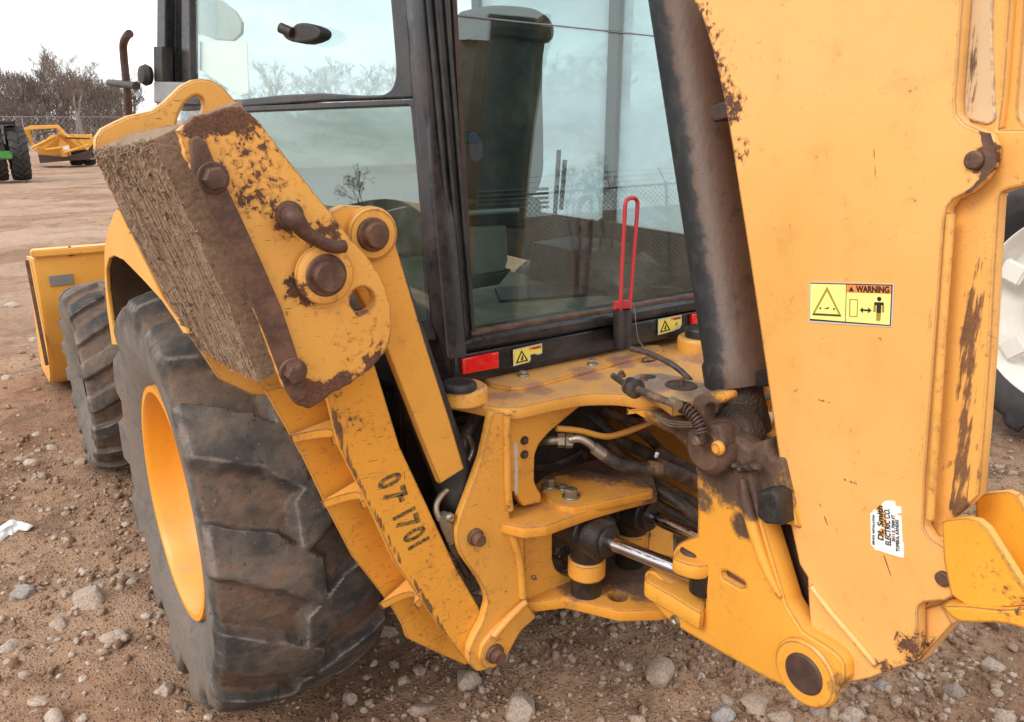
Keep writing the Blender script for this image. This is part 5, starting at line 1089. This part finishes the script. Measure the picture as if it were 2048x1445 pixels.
# ------------------------------------------------------------------ chain-link fences
def fence(p, q_, h, name, label, sp_=3.0, pitch=.11, wr=.004, barb=True, gmat='galv'):
    p = V3([*p, 0]); q_ = V3([*q_, 0]); L = np.linalg.norm(q_-p); d = (q_-p)/L; up = V3([0, 0, 1.]); n = int(L/sp_)
    t_ = empty(name, p, label, 'fence'); ps = None
    for i in range(n+1):
        c = p+d*sp_*i; m_ = MB(); m_.add(*tube_data([c-up*.1, c+up*(h+.05)], .03, 8, n=1))
        if barb: m_.add(*tube_data([c+up*h, c+up*(h+.32)+np.cross(d, up)*.25], .018, 6, n=1))
        m_.build('post', M[gmat], t_)
    m_ = MB(); m_.add(*tube_data([p+up*h, q_+up*h], .021, 6, n=1)); m_.build('top_rail', M[gmat], t_)
    if barb:
        for k_ in range(3):
            m_ = MB(); o_ = up*(h+.1+.1*k_)+np.cross(d, up)*(.08+.08*k_); m_.add(*tube_data([p+o_, q_+o_], .004, 4, n=1)); m_.build('barbed_wire', M[gmat], t_)
    m_ = MB(); s_ = -h
    while s_ < L:
        for sg in (0, 1):
            a_, b_ = (max(s_, 0), min(s_+h, L)); z0, z1 = (a_-s_, b_-s_)
            if sg: z0, z1 = h-z0, h-z1
            if b_ > a_: m_.add(*tube_data([p+d*a_+up*z0, p+d*b_+up*z1], wr, 3, cap=False, n=1))
        s_ += pitch
    m_.build('wire_mesh', M[gmat], t_, sm=0)
x0, y0 = at_bearing(-200, 52); x1, y1 = at_bearing(330, 60); fence((x0, y0), (x1, y1), 1.9, 'chain_link_fence', 'grey chain link fence in front of the left wood', 3.2, .3, .008, False)
fence((1, -12), (24, -7), 1.9, 'chain_link_fence', 'chain link fence topped with barbed wire, mirrored in the rear window', 3.0, .10, .0065)
# ------------------------------------------------------------------ green tractor with dual wheels, cut by the left edge
p0 = PZ(0).at(44, 362); tr = empty('green_tractor', (p0[0], p0[1], 0), 'green tractor with big dual rear tyres at the left edge', 'tractor')
def far_wheel(name, c, R, W, rr_, parent, sgn=-1, mr_='darkrubber', N=20): return wheel(name, c, R, W, rr_, N, .05, M['darkrubber'], M[mr_], parent, sgn=sgn, NT=240, duty=.4, skew=.9, over=.05)
far_wheel('rear_wheel', (p0[0]+.02, p0[1], .80), .80, .46, .42, tr); far_wheel('rear_wheel', (p0[0]-.56, p0[1]+.1, .80), .80, .46, .42, tr)
box('axle_housing', (p0[0]-.9, p0[1]+.1, .85), (1.4, .5, .45), M['blackmatt'], tr, .06)
box('green_frame', (p0[0]-.78, p0[1]-.75, .78), (1.2, .35, .22), M['green'], tr, .04)
box('fender', (p0[0]-.35, p0[1]+.1, 1.66), (.9, 1.3, .10), M['darkrubber'], tr, .05); box('cab_side', (p0[0]-1.1, p0[1]+.5, 1.6), (.9, 1.2, .9), M['blackmatt'], tr, .1)
# ------------------------------------------------------------------ yellow scraper in the yard
vp, dv = view_plane(36, 115); g0 = vp.at(115, 325)
scr = empty('yellow_scraper', (g0[0], g0[1], 0), 'yellow pull scraper parked on the mud below the wood', 'scraper')
def sp_plate(name, px, off, t_, mat): return plate(name, px, vp.off(off), t_, M[mat], scr, bev=.02)
sp_plate('gooseneck_beam', [(46, 257), (60, 252), (116, 250), (122, 256), (132, 268), (126, 270), (114, 257), (60, 260), (50, 262), (72, 294), (66, 296)], .2, .3, 'yelfar')
sp_plate('apron_arm', [(72, 298), (100, 272), (112, 270), (116, 276), (88, 300)], .5, .25, 'yelfar')
sp_plate('bowl_side', [(68, 300), (84, 294), (110, 277), (118, 268), (184, 270), (188, 286), (178, 298), (140, 304), (124, 312), (80, 310)], .0, .08, 'yelfar')
sp_plate('lift_cylinder', [(118, 262), (160, 280), (158, 286), (116, 268)], .3, .12, 'yelfar')
sp_plate('apron', [(120, 276), (140, 292), (134, 314), (124, 314), (116, 296)], .4, .3, 'yelfar')
sp_plate('white_panel', [(124, 294), (138, 291), (140, 300), (126, 302)], .45, .05, 'white')
sp_plate('bowl_far_side', [(100, 280), (184, 268), (188, 300), (100, 305)], -1.6, .08, 'yelfar')
sp_plate('cutting_blade', [(76, 310), (130, 315), (184, 302), (184, 320), (138, 322), (80, 327)], .1, 1.7, 'rustdark')
for pa, pb in (((64, 296), (112, 272)), ((120, 262), (158, 292)), ((128, 306), (178, 290)), ((90, 300), (122, 296)), ((150, 272), (176, 300))):
    tube('hydraulic_ram', [vp.off(.55).at(*pa), vp.off(.55).at(*pb)], .05, M['yelfar'], scr, n=1, seg=8)
for pa, pb in (((76, 270), (112, 262)), ((130, 276), (180, 278))): tube('hydraulic_hose', [vp.off(.6).at(*pa), vp.off(.6).at(*pb)], .03, M['darkrubber'], scr, n=1, seg=6)
for px, off in ((150, .5), (176, .5)):
    c = vp.off(-.9).at(px, 305); m_ = wheel('scraper_wheel', (c[0], c[1], .55), .55, .4, .28, 16, .03, M['darkrubber'], M['yelfar'], scr, NT=160)
# ------------------------------------------------------------------ blue tractor with white wheels, cut by the right edge
c = PZ(0).at(2098, 905); bt = empty('blue_tractor', (c[0], c[1], 0), 'blue tractor with white rims parked behind the boom at the right edge', 'tractor')
bw = wheel('rear_wheel', (c[0]+.25, c[1], .78), .79, .46, .54, 20, .045, M['darkrubber'], M['white'], bt, 'big rear wheel with a white rim', NT=400, duty=.4, skew=.9, over=.05)
for k_ in range(6):
    a_ = k_*math.pi/3+.35; d = V3([0, math.cos(a_), math.sin(a_)]); box('rim_lug', V3([c[0]+.13, c[1], .78])+d*.43, (.035, .13, .12), M['white'], bw, .012, np.array(Matrix.Rotation(a_, 3, 'X')))
lathe('wheel_disc', [(.36, -.01), (.33, .05), (.20, .07), (.18, .03), (.05, .03)], (c[0]+.22, c[1], .78), (-1, 0, 0), M['white'], bw, seg=60)
box('body_side', (c[0]+1.0, c[1]+.3, 1.72), (.7, 2.6, .30), M['blue'], bt, .08); box('fender', (c[0]+.75, c[1], 1.80), (.5, 1.3, .12), M['blue'], bt, .06)
box('cab_block', (c[0]+.95, c[1]-.2, 2.05), (.9, 1.3, .8), M['blackmatt'], bt, .1)
box('chassis', (c[0]+.9, c[1]+.2, .75), (.5, 2.8, .4), M['blackmatt'], bt, .05)
